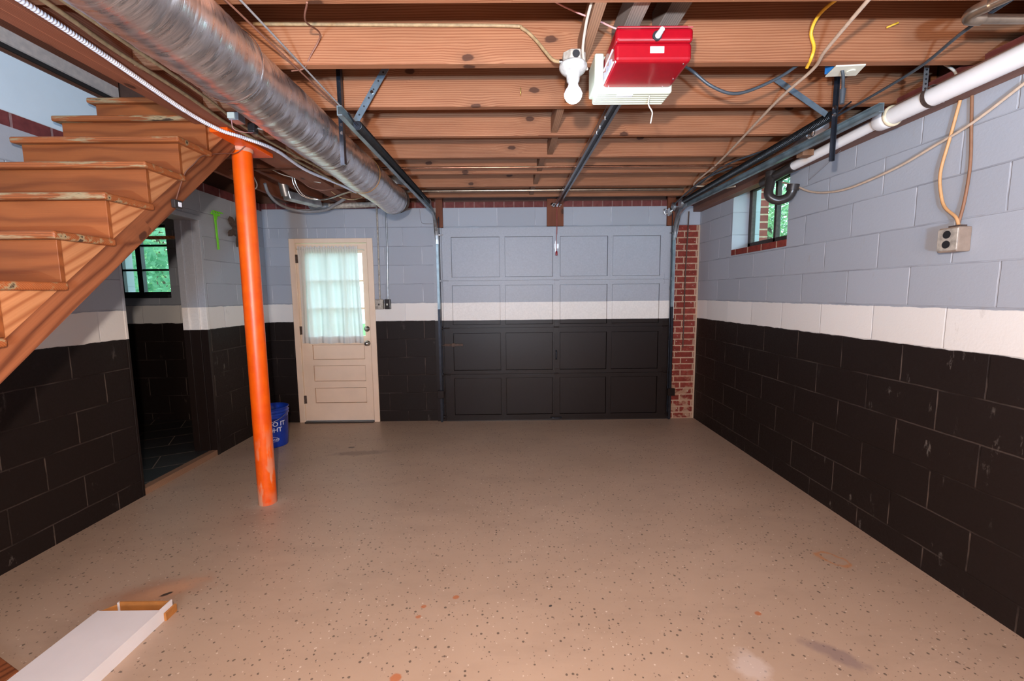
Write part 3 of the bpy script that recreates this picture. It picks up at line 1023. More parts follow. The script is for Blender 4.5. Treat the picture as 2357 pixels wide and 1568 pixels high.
# left hanger irons
H = root('hanger_iron', (-0.80, 2.26, 2.1), 'black perforated hanger iron with blue-grey diagonal brace at the left spring', 'hanger')
m = MB().box(-0.842, -0.812, 2.262, 2.265, 2.06, 2.58).box(-0.815, -0.812, 2.235, 2.265, 2.06, 2.58)
m.build('upright_angle', M_blksteel, H)
m = MB()
m.bar((-0.765, 2.235, 2.232), (-0.555, 2.235, 2.56), 0.003, 0.032, (0, 1, 0))
m.build('diagonal_brace', M_bluesteel, H)
for k in range(9):
    z = 2.56 - 0.05 * k
    MB().cyl((-0.827, 2.2605, z), (-0.827, 2.2625, z), 0.004, n=10).build('punched_hole', M_blkhole, H)
for k in range(8):
    t = 0.06 + k * 0.12
    p = Vector((-0.765, 2.2325, 2.232)).lerp(Vector((-0.555, 2.2325, 2.56)), t)
    MB().cyl(p, p + Vector((0, 0.0015, 0)), 0.0045, n=10).build('punched_hole', M_blkhole, H)
for p in ((-0.827, 2.258, 2.255), (-0.827, 2.258, 2.215), (-0.66, 2.229, 2.396)):
    MB().cyl(p, (p[0], p[1] + 0.005, p[2]), 0.009, n=6).build('bolt', M_chrome, H)

H = root('hanger_iron', (1.66, 2.26, 2.1), 'black hanger iron with grey diagonal strap at the right track', 'hanger')
m = MB().box(1.645, 1.665, 2.262, 2.265, 2.06, 2.58).box(1.662, 1.665, 2.250, 2.265, 2.06, 2.58)
m.build('upright_angle', M_blksteel, H)
MB().bar((1.61, 2.255, 2.285), (1.345, 2.255, 2.455), 0.003, 0.028, (0, 1, 0)).build('diagonal_strap', M_bluesteel, H)
for z in (2.285, 2.32):
    MB().cyl((1.654, 2.255, z), (1.654, 2.262, z), 0.010, n=6).build('bolt', M_chrome, H)

# photo-eye like boxes on the tracks
for x, lab in ((-0.745, 'small black box low on the left garage door track'), (1.762, 'small black box low on the right garage door track')):
    b = root('safety_sensor', (x, 4.57, 0.28), lab, 'sensor', 'safety sensors')
    MB().box(x - 0.036, x + 0.036, 4.555, 4.592, 0.285, 0.365).build('housing', M_bandm, b, bevel=0.004)
    MB().box(x - 0.006, x + 0.006, 4.592, 4.600, 0.30, 0.35).build('bracket', M_galv, b)

# ------------------------------------------------------------------ opener
O = root('garage_door_opener', (0.525, 1.72, 2.22), 'red garage door opener with cream light cover and long dark rail', 'door opener')
MB().box(0.388, 0.664, 1.622, 1.825, 2.222, 2.288).build('lower_housing', M_red, O, bevel=0.014)
MB().box(0.390, 0.666, 1.618, 1.825, 2.286, 2.334).build('upper_housing', M_red, O, bevel=0.012)
MB().box(0.398, 0.655, 1.635, 1.82, 2.332, 2.350).build('top_cap', M_red, O, bevel=0.006)
MB().box(0.394, 0.662, 1.6165, 1.622, 2.3315, 2.3345).build('edge_line', M_redtrim, O, bevel=0.001)
MB().box(0.400, 0.652, 1.6155, 1.6185, 2.288, 2.292).build('edge_line', M_redtrim, O)
l = MB()
for k in range(6):
    y = 1.826 + k * 0.019
    l.box(0.368, 0.668, y, y + 0.016, 2.2035, 2.345)
l.box(0.366, 0.670, 1.824, 1.934, 2.206, 2.346)
l.box(0.352, 0.388, 1.80, 1.934, 2.225, 2.345)
l.build('light_cover', M_cream, O, bevel=0.007)
MB().box(0.3855, 0.3885, 1.655, 1.80, 2.275, 2.281).build('side_stripe', M_sticker, O)
l = MB()
for k in range(9):
    y = 1.665 + k * 0.015
    l.box(0.3850, 0.3882, y, y + 0.009, 2.238, 2.238 + 0.014 + 0.006 * (k % 3))
l.build('side_badge', M_print, O, label='small worn grey badge on the side')
MB().box(0.384, 0.3885, 1.64, 1.82, 2.226, 2.231).build('side_stripe', M_sticker, O)
MB().cyl((0.535, 1.619, 2.303), (0.535, 1.613, 2.303), 0.0165, n=24).build('knob_recess', M_blkhole, O)
MB().cyl((0.537, 1.617, 2.303), (0.543, 1.585, 2.309), 0.011, 0.0085, n=20).build('knob', M_knobp, O)
s_ = MB().box(0.513, 0.563, 1.6195, 1.6225, 2.249, 2.271).build('sticker', M_sticker, O, bevel=0.001)
l = MB()
for k in range(4):
    l.box(0.521 + 0.003 * (k % 2), 0.555 - 0.003 * (k % 3), 1.6188, 1.6194, 2.2535 + k * 0.0042, 2.2545 + k * 0.0042)
l.build('print_lines', M_print, s_)
MB().box(0.45, 0.515, 1.835, 1.850, 2.2015, 2.2035).build('lens_tab', M_sticker, O)
for p in ((0.41, 1.81, 2.221), (0.645, 1.75, 2.221), (0.625, 1.81, 2.221), (0.64, 1.64, 2.221)):
    MB().cyl((p[0], p[1], 2.2225), (p[0], p[1], 2.2195), 0.003, n=10).build('screw', M_chrome, O)
# rail to header
m = MB()
ra, rb = Vector((0.497, 1.90, 2.262)), Vector((0.515, 4.62, 2.320))
dd = (rb - ra).normalized()
sx = Vector((1, 0, 0))
up = sx.cross(dd).normalized()
if up.z < 0:
    up = -up
c = (ra + rb) / 2
hl = dd * ((rb - ra).length / 2)
m.obox(c + sx * 0.0175, hl, sx * 0.0075, up * 0.016)
m.obox(c - sx * 0.0175, hl, sx * 0.0075, up * 0.016)
m.obox(c + up * 0.010, hl, sx * 0.026, up * 0.003)
m.build('rail', M_rail, O, bevel=0.002)
for t in (0.11, 0.155, 0.185):
    p = ra.lerp(rb, t) - sx * 0.017 - up * 0.016
    MB().cyl(p, p - up * 0.006, 0.007, n=6).build('rail_bolt', M_chrome, O)
m = MB()
m.box(0.475, 0.555, 4.615, 4.650, 2.31, 2.345)
m.cyl((0.465, 4.60, 2.325), (0.565, 4.60, 2.325), 0.006)
m.build('header_bracket', M_galv, O, bevel=0.002)
m = MB().cyl((0.455, 4.57, 2.31), (0.475, 4.57, 2.33), 0.018, n=20)
m.build('end_pulley', M_chrome, O)
m = MB().tube([(0.515, 4.56, 2.30), (0.512, 4.56, 2.24), (0.514, 4.57, 2.10), (0.512, 4.57, 2.02)], 0.0045, 6)
m.tube([(0.512, 4.57, 2.03), (0.508, 4.57, 1.96), (0.51, 4.57, 1.84)], 0.003, 6)
m.build('release_cord', plain('dark_red_cord', (0.32, 0.06, 0.05), 0.6), O)
MB().lathe([(0.0, 1.845), (0.009, 1.845), (0.0105, 1.835), (0.0115, 1.805), (0.0105, 1.80), (0.0, 1.80)], (0.51, 4.57, 0), n=20).build('release_handle', M_red, O)
MB().tube([(0.585, 1.842, 2.204), (0.587, 1.86, 2.175), (0.603, 1.86, 2.145), (0.60, 1.86, 2.115), (0.597, 1.86, 2.10)], 0.0028, 6).build('pull_wire', M_nmwht, O)
m = MB().tube([(0.655, 1.84, 2.31), (0.74, 1.90, 2.345), (0.80, 1.95, 2.348), (0.891, 1.95, 2.283), (1.005, 1.95, 2.255), (1.171, 1.95, 2.316), (1.298, 1.95, 2.395), (1.372, 1.95, 2.407), (1.430, 1.95, 2.375), (1.453, 1.95, 2.33), (1.458, 1.95, 2.26)], 0.0065)
m.build('power_cord', M_blkcord, O)
MB().cyl((1.458, 1.952, 2.27), (1.458, 1.952, 2.21), 0.012, 0.009, n=16).build('plug', M_blkcord, O)

# grey hanging lumber for the opener
for (x0, x1, y0_, y1_, z0, lab) in ((0.435, 0.492, 1.36, 1.872, 2.375, 'weathered grey timber left above the red opener'), (0.60, 0.675, 1.36, 1.872, 2.44, 'weathered grey timber right above the red opener')):
    MB().box(x0, x1, 1.519, 1.883, z0, z0 + 0.10).build('hanging_timber', M_greyw, bevel=0.002, label=lab, cat='timber', group='grey timbers above the opener')

# ------------------------------------------------------------------ bulb fixture
Lx, Ly = 0.258, 1.75
B = root('bulb_fixture', (Lx, Ly, 2.35), 'lit white bulb in a porcelain holder under a spattered steel box', 'light fixture')
m = MB()
pr = []
for k in range(8):
    a = PI / 8 + k * PI / 4
    pr.append((0.266 + 0.047 * math.cos(a), 1.785 + 0.047 * math.sin(a), 2.288))
m.prism(pr, (0, 0, 0.042))
m.build('junction_box', M_box, B, bevel=0.002)
MB().cyl((0.268, 1.7395, 2.311), (0.268, 1.737, 2.311), 0.014, n=24).build('knockout', M_blkhole, B)
MB().cyl((0.209, 1.785, 2.304), (0.222, 1.785, 2.304), 0.009, n=12).build('cable_clamp', M_chrome, B)
MB().lathe([(0.0, 2.290), (0.050, 2.290), (0.054, 2.284), (0.054, 2.274), (0.046, 2.262), (0.034, 2.252), (0.026, 2.246), (0.024, 2.225), (0.0, 2.225)], (0.262, 1.775, 0), n=40).build('lamp_holder', M_porc, B)
MB().lathe([(0.0, 2.240), (0.021, 2.240), (0.021, 2.228), (0.0195, 2.222), (0.0185, 2.214), (0.022, 2.204), (0.030, 2.193), (0.0340, 2.184), (0.0345, 2.178)], (0.262, 1.770, 0), n=32).build('bulb_neck', M_sticker, B)
m = MB()
prof = [(0.0345 * math.sin(t), 2.178 + 0.0345 * math.cos(t)) for t in [PI / 2 + (PI / 2) * k / 12 for k in range(13)]]
m.lathe(prof, (0.262, 1.770, 0), n=32)
m.build('bulb', M_bulb, B)

# ------------------------------------------------------------------ foil duct
U = root('foil_duct', (-0.985, 2.0, 2.1), 'large silver foil-wrapped round duct running under the joists', 'duct')
m = MB()
NR, NS = 380, 48
vs = []
ya, yb = -0.6, 3.93
rnd = random.Random(3)
ph = [rnd.uniform(0, 6.28) for _ in range(12)]
for i in range(NR + 1):
    t = i / NR
    y = ya + (yb - ya) * t
    cx, cz = -0.985, 2.220
    base = 0.120 if y > 1.62 else 0.127
    end = max(0, (y - 3.80) / 0.13)
    base *= math.sqrt(max(0.02, 1 - end * end * 0.55))
    cz2 = cz + 0.03 * end
    for k in range(NS):
        a = 2 * PI * k / NS
        wob = 0.0008 * math.sin(y * 61 + 2.2 * math.sin(a + ph[0]) + ph[1]) + 0.0006 * math.sin(y * 113 + 3 * math.sin(a * 2 + ph[2]) + ph[3])
        wob += 0.003 * math.sin(y * 7 + a * 2 + ph[4]) + rnd.uniform(-0.0007, 0.0007)
        r = base + wob
        vs.append((cx + r * math.cos(a), y, cz2 + r * math.sin(a)))
m.add(vs, [(i * NS + k, i * NS + (k + 1) % NS, (i + 1) * NS + (k + 1) % NS, (i + 1) * NS + k) for i in range(NR) for k in range(NS)], True)
m.add(vs[-NS:], [tuple(range(NS))], True)
m.build('sleeve', M_foil, U)
for y, r_, mat_ in ((1.62, 0.1285, M_foil), (3.02, 0.1245, M_tape), (3.80, 0.1235, M_galv)):
    MB().lathe([(r_, -0.008), (r_ + 0.002, -0.004), (r_ + 0.002, 0.004), (r_, 0.008)], (-0.985, y, 2.220), (0, 1, 0), n=48).build('strap', mat_, U)
MB().lathe([(0.11, 0.0), (0.118, 0.015), (0.112, 0.06), (0.08, 0.10), (0.0, 0.11)], (-0.985, 3.90, 2.245), (0, 1, 0), n=40).build('end_boot', M_rust, U)
MB().lathe([(0.085, 0.0), (0.085, 0.22)], (-0.985, 3.92, 2.36), (0, 0, 1), n=32).build('riser_collar', M_galv, U)

# galvanised fittings left of the duct
G = root('wall_stack_duct', (-1.98, 4.0, 2.25), 'dented galvanised duct elbow hanging left of the silver duct', 'duct')
MB().cyl((-1.99, 3.90, 2.52), (-1.985, 3.98, 2.30), 0.038, n=24).build('round_pipe', M_galv, G)
MB().prism([(-2.02, 3.96, 2.34), (-1.95, 3.95, 2.34), (-1.94, 3.97, 2.27), (-2.01, 3.98, 2.26)], (0.16, 0.30, -0.01)).build('boot', M_galv, G, bevel=0.008)

def pipe(name, pts, r, mat_, lab, cat, group=None, n=12, sub=1):
    return MB().tube(pts, r, n, sub).build(name, mat_, label=lab, cat=cat, group=group)

V = root('vent_pipe', (-1.6, 4.35, 2.28), 'grey capped pipe with elbow lying along the top of the back wall', 'pipe')
MB().tube([(-1.90, 4.40, 2.285), (-1.62, 4.40, 2.295), (-1.30, 4.40, 2.305)], 0.026, 16, 1).build('straight_pipe', M_box, V)
MB().tube([(-1.80, 4.40, 2.287), (-1.90, 4.40, 2.285), (-1.95, 4.42, 2.30), (-1.96, 4.46, 2.34)], 0.037, 16, 6).build('elbow', M_galv, V)
MB().cyl((-1.80, 4.40, 2.288), (-1.77, 4.40, 2.289), 0.034, n=20).build('coupling', M_galv, V)

FX = root('flexible_conduit', (-2.2, 4.3, 2.3), 'grey flexible conduit looping under the short joists', 'conduit')
MB().tube([(-2.15, 3.95, 2.40), (-2.16, 4.02, 2.33), (-2.15, 4.15, 2.27), (-2.10, 4.30, 2.245), (-1.98, 4.38, 2.235), (-1.80, 4.36, 2.245), (-1.68, 4.30, 2.28), (-1.55, 4.22, 2.32)], 0.014, 10, 8, rfun=lambda L: 0.013 + 0.0012 * math.sin(L * 900)).build('sleeve', M_greywire, FX)
m = root('twin_conduit', (-1.8, 3.9, 2.3), 'two thin silver conduits sweeping down beside the galvanised duct', 'conduit')
for k in range(2):
    dx = 0.022 * k
    MB().tube([(-1.86 + dx, 3.85, 2.48), (-1.86 + dx, 3.87, 2.38), (-1.82 + dx, 3.92, 2.29), (-1.72 + dx, 3.98, 2.265), (-1.60 + dx, 3.97, 2.275), (-1.48, 3.93 + dx, 2.30), (-1.38, 3.92 + dx, 2.325)], 0.0065, 8).build('tube', M_chrome, m)

# ------------------------------------------------------------------ pipes
t = root('drain_pipe', (1.92, 1.5, 2.2), 'fat white plastic drain pipe along the top of the right wall', 'pipe')
MB().cyl((1.915, -0.8, 2.275), (1.915, 2.22, 2.262), 0.040, n=32).build('wide_pipe', M_pvc, t)
MB().lathe([(0.034, 0), (0.046, 0.004), (0.048, 0.03), (0.046, 0.07), (0.037, 0.085)], (1.915, 2.22, 2.262), (0, 1, -0.01), n=32).build('coupling', M_pvc, t)
MB().lathe([(0.041, -0.006), (0.050, -0.002), (0.050, 0.008), (0.045, 0.012)], (1.915, 2.215, 2.262), (0, 1, 0), n=32).build('glue_ring', M_pvccol, t)
MB().cyl((1.915, 2.28, 2.262), (1.915, 2.95, 2.235), 0.028, n=24).build('narrow_pipe', M_pvc, t)
MB().cyl((1.915, 2.95, 2.235), (1.915, 3.30, 2.21), 0.034, n=24).build('black_sleeve', M_abs, t)
m = MB()
m.tube([(1.90, 3.18, 2.24), (1.885, 3.16, 2.17), (1.87, 3.15, 2.11), (1.88, 3.14, 2.07), (1.925, 3.12, 2.045), (1.975, 3.10, 2.06), (1.995, 3.09, 2.09), (2.0, 3.08, 2.12)], 0.031, 20, 6)
m.cyl((1.9, 3.18, 2.20), (1.9, 3.18, 2.26), 0.038, n=20)
m.cyl((1.997, 3.085, 2.105), (2.0, 3.08, 2.145), 0.039, n=20)
m.build('trap', M_abs, t, label='black U-shaped trap')
m = MB()
m.lathe([(0.0445, -0.010), (0.0465, -0.010), (0.0465, 0.010), (0.0445, 0.010)], (1.915, 2.02, 2.268), (0, 1, 0), n=32, smooth=False)
m.build('hanger_ring', M_rust, t)
m = MB().box(1.868, 1.890, 2.018, 2.020, 2.29, 2.52)
m.build('hanger_strap', M_galv, t)
for k in range(11):
    MB().cyl((1.879, 2.0165, 2.30 + 0.02 * k), (1.879, 2.0185, 2.30 + 0.02 * k), 0.0045, n=10).build('strap_hole', M_blkhole, t)

m = root('valve_fitting', (1.80, 2.9, 2.28), 'white and steel pipe fittings tucked above the right track', 'fitting')
MB().tube([(1.85, 2.70, 2.36), (1.84, 2.80, 2.33), (1.835, 3.0, 2.31), (1.83, 3.35, 2.30)], 0.020, 16, 5).build('grey_pipe', M_galv, m)
MB().cyl((1.865, 2.62, 2.375), (1.85, 2.72, 2.35), 0.032, n=24).build('white_coupling', M_pvc, m)
MB().lathe([(0.0, 0), (0.012, 0), (0.016, 0.02), (0.010, 0.04), (0.0, 0.045)], (1.83, 2.68, 2.33), (-0.3, -1, 0.6), n=14).build('valve_knob', M_chrome, m)

pipe('copper_pipe', [(-2.05, 3.20, 2.392), (1.72, 3.20, 2.392)], 0.011, M_copper, 'thicker front copper pipe crossing the ceiling', 'pipe', 'copper pipes')
pipe('copper_pipe', [(-2.05, 3.30, 2.338), (1.72, 3.30, 2.338)], 0.0075, M_copper, 'thin lower copper pipe crossing the ceiling behind the thicker one', 'pipe', 'copper pipes')
pipe('steel_pipe', [(-1.45, 4.01, 2.337), (1.60, 4.01, 2.337)], 0.012, M_bronze, 'greyish steel pipe crossing just before the last joists', 'pipe')
pipe('steel_conduit', [(-0.68, 4.62, 2.422), (1.70, 4.62, 2.422)], 0.012, M_galv, 'grey conduit lying above the brick course over the garage door', 'conduit')
m = root('bronze_pipe', (1.6, 1.5, 2.3), 'bronze coloured pipe elbow at the top right under the nearest joist', 'pipe')
MB().tube([(1.55, 1.52, 2.297), (1.75, 1.523, 2.297), (2.055, 1.53, 2.30)], 0.0145, 16, 1).build('cross_pipe', M_bronze, m)
MB().tube([(1.535, 1.50, 2.305), (1.60, 1.30, 2.30), (1.72, 0.9, 2.29)], 0.0145, 16, 1).build('diagonal_pipe', M_bronze, m)
MB().tube([(1.585, 1.52, 2.297), (1.545, 1.52, 2.299), (1.533, 1.50, 2.305), (1.545, 1.46, 2.305)], 0.0195, 16, 5).build('elbow', M_bronze, m)
pipe('thin_rod', [(1.912, 4.62, 2.25), (1.911, 4.66, 1.6), (1.911, 4.662, 0.80)], 0.006, M_rust, 'thin rusty conduit running down the brick strip', 'conduit')

# two switch conduits by the side door
for (x0, x1, lab, mb, w_) in ((-1.384, -1.392, 'left grey conduit and steel switch box beside the cream door', M_box, 0.042), (-1.288, -1.304, 'right grey conduit and black switch box beside the cream door', M_abs, 0.030)):
    r = root('wall_switch', (x1, YB - 0.03, 1.25), lab, 'switch', 'wall switches by the cream door')
    MB().tube([(x0, YB - 0.012, 2.33), (x0 - 0.002, YB - 0.012, 1.85), (x1, YB - 0.012, 1.36)], 0.009, 10, 1).build('conduit', M_galv if w_ < 0.04 else M_box, r)
    MB().box(x1 - w_, x1 + w_, YB - 0.05, YB - 0.001, 1.255, 1.36).build('switch_box', mb, r, bevel=0.004)
    MB().box(x1 - 0.006, x1 + 0.006, YB - 0.062, YB - 0.05, 1.295, 1.315).build('toggle', M_plate if w_ < 0.04 else M_abs, r)
pipe('control_wire', [(-0.93, 4.684, 2.31), (-0.925, 4.684, 2.20), (-0.90, 4.684, 2.16), (-0.80, 4.684, 2.155)], 0.003, M_greywire, 'thin grey wire looping on the wall left of the garage door', 'wire', sub=6, n=6)

# ------------------------------------------------------------------ cables
fl = [(-1.50, 0.9, 2.335), (-1.516, 1.458, 2.332), (-1.548, 1.792, 2.332), (-1.610, 2.269, 2.332), (-1.588, 2.495, 2.322), (-1.524, 2.607, 2.318), (-1.45, 2.816, 2.315), (-1.48, 3.285, 2.325), (-1.41, 3.7, 2.33), (-1.365, 4.008, 2.33)]
MB().tube(fl, 0.008, 10, 130, rfun=lambda L: 0.0095 + 0.0014 * math.sin(L * 560)).build('armoured_cable', M_flex, label='ribbed white armoured cable along the main beam', cat='cable')
CB = 'cables under the main beam'
pipe('old_cable', [(-1.46, 1.0, 2.333), (-1.449, 1.458, 2.333), (-1.48, 1.75, 2.336), (-1.485, 2.1, 2.336), (-1.515, 2.45, 2.338), (-1.50, 2.75, 2.336), (-1.45, 3.2, 2.335), (-1.37, 4.1, 2.335)], 0.008, M_nmold, 'olive-brown cable nearest the white armoured cable', 'cable', CB, sub=6)
pipe('old_cable', [(-1.39, 1.0, 2.333), (-1.389, 1.459, 2.333), (-1.40, 1.72, 2.336), (-1.41, 2.1, 2.336), (-1.45, 2.5, 2.336), (-1.42, 2.9, 2.334), (-1.36, 3.4, 2.334), (-1.30, 4.2, 2.33)], 0.007, M_nmold, 'olive-brown cable nearer the silver duct', 'cable', CB, sub=6)
pipe('brown_wire', [(-1.33, 1.3, 2.338), (-1.34, 1.8, 2.338), (-1.33, 2.3, 2.334), (-1.30, 2.7, 2.336), (-1.25, 3.3, 2.332), (-1.22, 4.1, 2.335)], 0.0045, M_brnwire, 'thin brown wire hugging the left side of the silver duct', 'wire', CB, sub=6)
m = root('relay', (-1.37, 2.33, 2.28), 'small relay and transformer with loose wires beside the orange post plate', 'relay')
MB().box(-1.395, -1.345, 2.27, 2.33, 2.285, 2.325).build('relay_case', M_galv, m, bevel=0.003)
MB().box(-1.396, -1.362, 2.264, 2.270, 2.292, 2.320).build('terminals', M_plate, m)
MB().box(-1.375, -1.335, 2.39, 2.43, 2.27, 2.32).build('transformer', M_abs, m, bevel=0.008)
MB().tube([(-1.34, 2.42, 2.30), (-1.30, 2.45, 2.30), (-1.31, 2.48, 2.32), (-1.34, 2.46, 2.31)], 0.004, 8).build('cable_tie', M_nmwht, m)
MB().tube([(-1.38, 2.27, 2.29), (-1.385, 2.29, 2.25), (-1.37, 2.35, 2.255), (-1.35, 2.40, 2.27)], 0.0022, 6).build('wire', M_pinkwire, m)

pipe('fixture_cable', [(-1.02, 1.873, 2.50), (-0.467, 1.873, 2.494), (0.003, 1.873, 2.488), (0.07, 1.870, 2.475), (0.12, 1.862, 2.43), (0.155, 1.83, 2.37), (0.185, 1.80, 2.32), (0.212, 1.785, 2.304)], 0.0065, M_nmold, 'old cable stapled along the joist to the bulb fixture', 'cable', sub=6)
pipe('white_cable', [(0.300, 1.46, 2.40), (0.286, 1.58, 2.36), (0.286, 1.66, 2.338), (0.290, 1.72, 2.31), (0.305, 1.76, 2.283), (0.318, 1.782, 2.275)], 0.0052, M_nmwht, 'off-white cable dropping to the bulb fixture from above', 'cable', sub=6)
pipe('doorbell_wire', [(-0.64, 1.50, 2.345), (-0.70, 1.62, 2.36), (-0.74, 1.84, 2.44), (-0.80, 1.878, 2.38), (-0.84, 1.90, 2.343), (-0.90, 1.92, 2.343)], 0.003, M_brnwire, 'reddish brown wire draped over the knotty joist near the duct', 'wire', sub=6)
pipe('twisted_wire', [(0.13, 1.62, 2.45), (0.19, 1.68, 2.452), (0.27, 1.70, 2.43), (0.34, 1.70, 2.405), (0.40, 1.68, 2.366), (0.46, 1.70, 2.366), (0.53, 1.74, 2.40)], 0.003, M_pinkwire, 'red and white twisted wire above the opener', 'wire', sub=6)
pipe('yellow_cable', [(1.262, 1.60, 2.48), (1.25, 1.80, 2.50), (1.25, 1.868, 2.46), (1.266, 1.870, 2.40), (1.262, 1.876, 2.36), (1.275, 1.92, 2.344)], 0.0065, M_nmyel, 'yellow cable hanging down over the knotty joist', 'cable', sub=6)
pipe('tan_cable', [(1.12, 1.25, 2.335), (1.175, 1.477, 2.34), (1.249, 1.777, 2.336), (1.303, 1.925, 2.338), (1.337, 2.216, 2.338), (1.457, 2.8, 2.340), (1.542, 3.258, 2.338), (1.60, 3.72, 2.338), (1.62, 3.83, 2.33), (1.66, 3.86, 2.325), (1.75, 3.85, 2.32), (1.83, 3.75, 2.28), (1.86, 3.6, 2.26)], 0.0068, M_nmtan, 'long tan cable running diagonally under the joists on the right', 'cable', sub=6)
pipe('black_cable', [(1.64, 1.25, 2.345), (1.657, 1.616, 2.335), (1.746, 1.931, 2.335), (1.776, 2.395, 2.337), (1.783, 2.80, 2.338), (1.67, 3.10, 2.338), (1.62, 3.40, 2.337), (1.70, 4.0, 2.335), (1.80, 4.5, 2.335)], 0.0062, M_blkcord, 'black cable running under the joists beside the white drain pipe', 'cable', sub=6)
pipe('grey_cable', [(1.70, 3.35, 2.338), (1.62, 3.6, 2.325), (1.64, 4.0, 2.31), (1.70, 4.45, 2.30)], 0.0075, M_blkcord, 'short black cable above the right spring near the garage door', 'cable', sub=6)
pipe('steel_wire', [(-0.84, 1.2, 2.335), (-0.836, 1.415, 2.333), (-0.831, 1.70, 2.334), (-0.826, 1.95, 2.334), (-0.80, 2.22, 2.31), (-0.77, 2.19, 2.25)], 0.0038, M_greywire, 'grey twin wire along the upper right edge of the silver duct', 'wire', sub=6)
pipe('wall_cable', [(2.045, 1.55, 2.30), (2.045, 1.738, 2.225), (2.045, 1.955, 2.13), (2.045, 2.13, 2.085), (2.045, 2.328, 2.04), (2.045, 2.62, 2.012), (2.045, 2.82, 2.03), (2.045, 2.98, 2.075), (2.03, 3.10, 2.14), (2.03, 3.25, 2.20)], 0.0065, M_nmtan, 'tan cable sagging across the right wall to the small window', 'cable', sub=6)
pipe('thin_wire', [(2.03, 2.70, 2.25), (2.045, 2.85, 2.20), (2.05, 3.0, 2.15)], 0.0015, M_greywire, 'hair-thin wire above the black trap', 'wire', sub=4, n=5)
pipe('joist_wire', [(-0.60, 3.936, 2.385), (-0.2, 3.933, 2.378), (0.1, 3.93, 2.37), (0.25, 3.928, 2.352), (0.5, 3.93, 2.38), (1.1, 3.93, 2.385), (1.5, 3.93, 2.37)], 0.003, M_greywire, 'thin grey wire stapled on the joist before the steel pipe', 'wire', sub=6, n=6)
pipe('pulley_cable', [(1.82, 4.66, 2.24), (1.84, 4.665, 2.18), (1.80, 4.665, 2.14), (1.76, 4.66, 2.145)], 0.0015, M_greywire, 'thin loose wire beside the top of the brick strip', 'wire', sub=6, n=5)

MB().tube([(0.072, 2.286, 2.43), (0.072, 2.272, 2.428), (0.072, 2.262, 2.415), (0.072, 2.264, 2.400), (0.072, 2.276, 2.396)], 0.0028, 6, 5).build('cup_hook', plain('small_brass_hook', (0.6, 0.42, 0.12), 0.35, 0.7), label='tiny brass hook screwed into the joist left of the bulb', cat='hook')
MB().tube([(1.565, 1.876, 2.475), (1.58, 1.862, 2.478), (1.60, 1.864, 2.486)], 0.004, 6, 4).build('tape_scrap', M_nmyel, label='small curled yellow scrap on the knotty joist above the drain pipe', cat='scrap')
pipe('loop_wire', [(-2.10, 3.70, 2.39), (-2.09, 3.72, 2.33), (-2.13, 3.74, 2.30), (-2.24, 3.76, 2.305)], 0.0045, M_nmtan, 'short tan wire loop left of the galvanised duct elbow', 'wire', sub=6)
pipe('loop_wire', [(-1.76, 3.80, 2.38), (-1.70, 3.85, 2.335), (-1.62, 3.9, 2.325), (-1.50, 3.88, 2.335), (-1.40, 3.85, 2.338)], 0.0045, M_brnwire, 'brown wire sagging right of the galvanised duct elbow', 'wire', sub=6)
pipe('loop_wire', [(-1.62, 4.05, 2.36), (-1.56, 4.12, 2.315), (-1.46, 4.16, 2.300), (-1.36, 4.14, 2.315), (-1.32, 4.10, 2.345)], 0.0045, M_nmold, 'olive wire looping above the grey capped pipe', 'wire', sub=6)
pipe('loop_wire', [(-1.86, 3.50, 2.40), (-1.80, 3.60, 2.375), (-1.70, 3.72, 2.37), (-1.55, 3.70, 2.338)], 0.0035, M_nmwht, 'pale thin wire just behind the orange post', 'wire', sub=6)
pipe('steel_wire', [(-0.90, 1.2, 2.337), (-0.885, 1.5, 2.338), (-0.862, 1.90, 2.338), (-0.84, 2.25, 2.335), (-0.83, 2.6, 2.338)], 0.0035, M_brnwire, 'brown wire on the right shoulder of the silver duct', 'wire', sub=6)
# receptacle on the joists (ivory plate) and right wall outlet
m = root('ceiling_outlet', (1.46, 1.94, 2.34), 'ivory receptacle plate on a blue box between the joists', 'outlet')
MB().box(1.405, 1.53, 1.925, 1.995, 2.352, 2.40).build('box', M_bluebox, m)
MB().prism([(1.395, 1.915, 2.345), (1.515, 1.905, 2.345), (1.545, 1.995, 2.345), (1.415, 2.005, 2.345)], (0, 0, 0.006)).build('cover_plate', M_plate, m, bevel=0.002)
MB().cyl((1.49, 1.955, 2.3445), (1.49, 1.955, 2.341), 0.017, n=24).build('receptacle', M_plate, m, bevel=0.001)

m = root('wall_outlet', (2.03, 1.96, 1.56), 'grey-brown surface outlet box on the right wall with two cables', 'outlet')
MB().box(1.998, XR - 0.001, 1.925, 2.015, 1.572, 1.682).build('body', M_bakelite, m, bevel=0.006)
f_ = MB().box(1.993, 1.999, 1.923, 2.013, 1.578, 1.676).build('face_plate', M_box, m, bevel=0.004)
for z in (1.650, 1.606):
    MB().cyl((1.9935, 1.970, z), (1.9915, 1.970, z), 0.0175, n=24).build('socket', M_blkhole, f_)
MB().box(2.012, 2.045, 1.935, 1.985, 1.68, 1.690).build('clamp', M_rust, m)
MB().tube([(2.028, 1.955, 1.688), (2.03, 1.975, 1.73), (2.035, 2.03, 1.78), (2.04, 2.06, 1.84), (2.04, 2.075, 1.95), (2.045, 2.05, 2.10), (2.045, 2.02, 2.25)], 0.0066, 8).build('front_cable', M_nmorg, m)
MB().tube([(2.034, 1.965, 1.688), (2.045, 1.957, 1.80), (2.05, 1.953, 1.95), (2.05, 1.965, 2.12), (2.05, 1.975, 2.25)], 0.006, 8).build('rear_cable', plain('brown_cable', (0.26, 0.12, 0.06), 0.55), m)
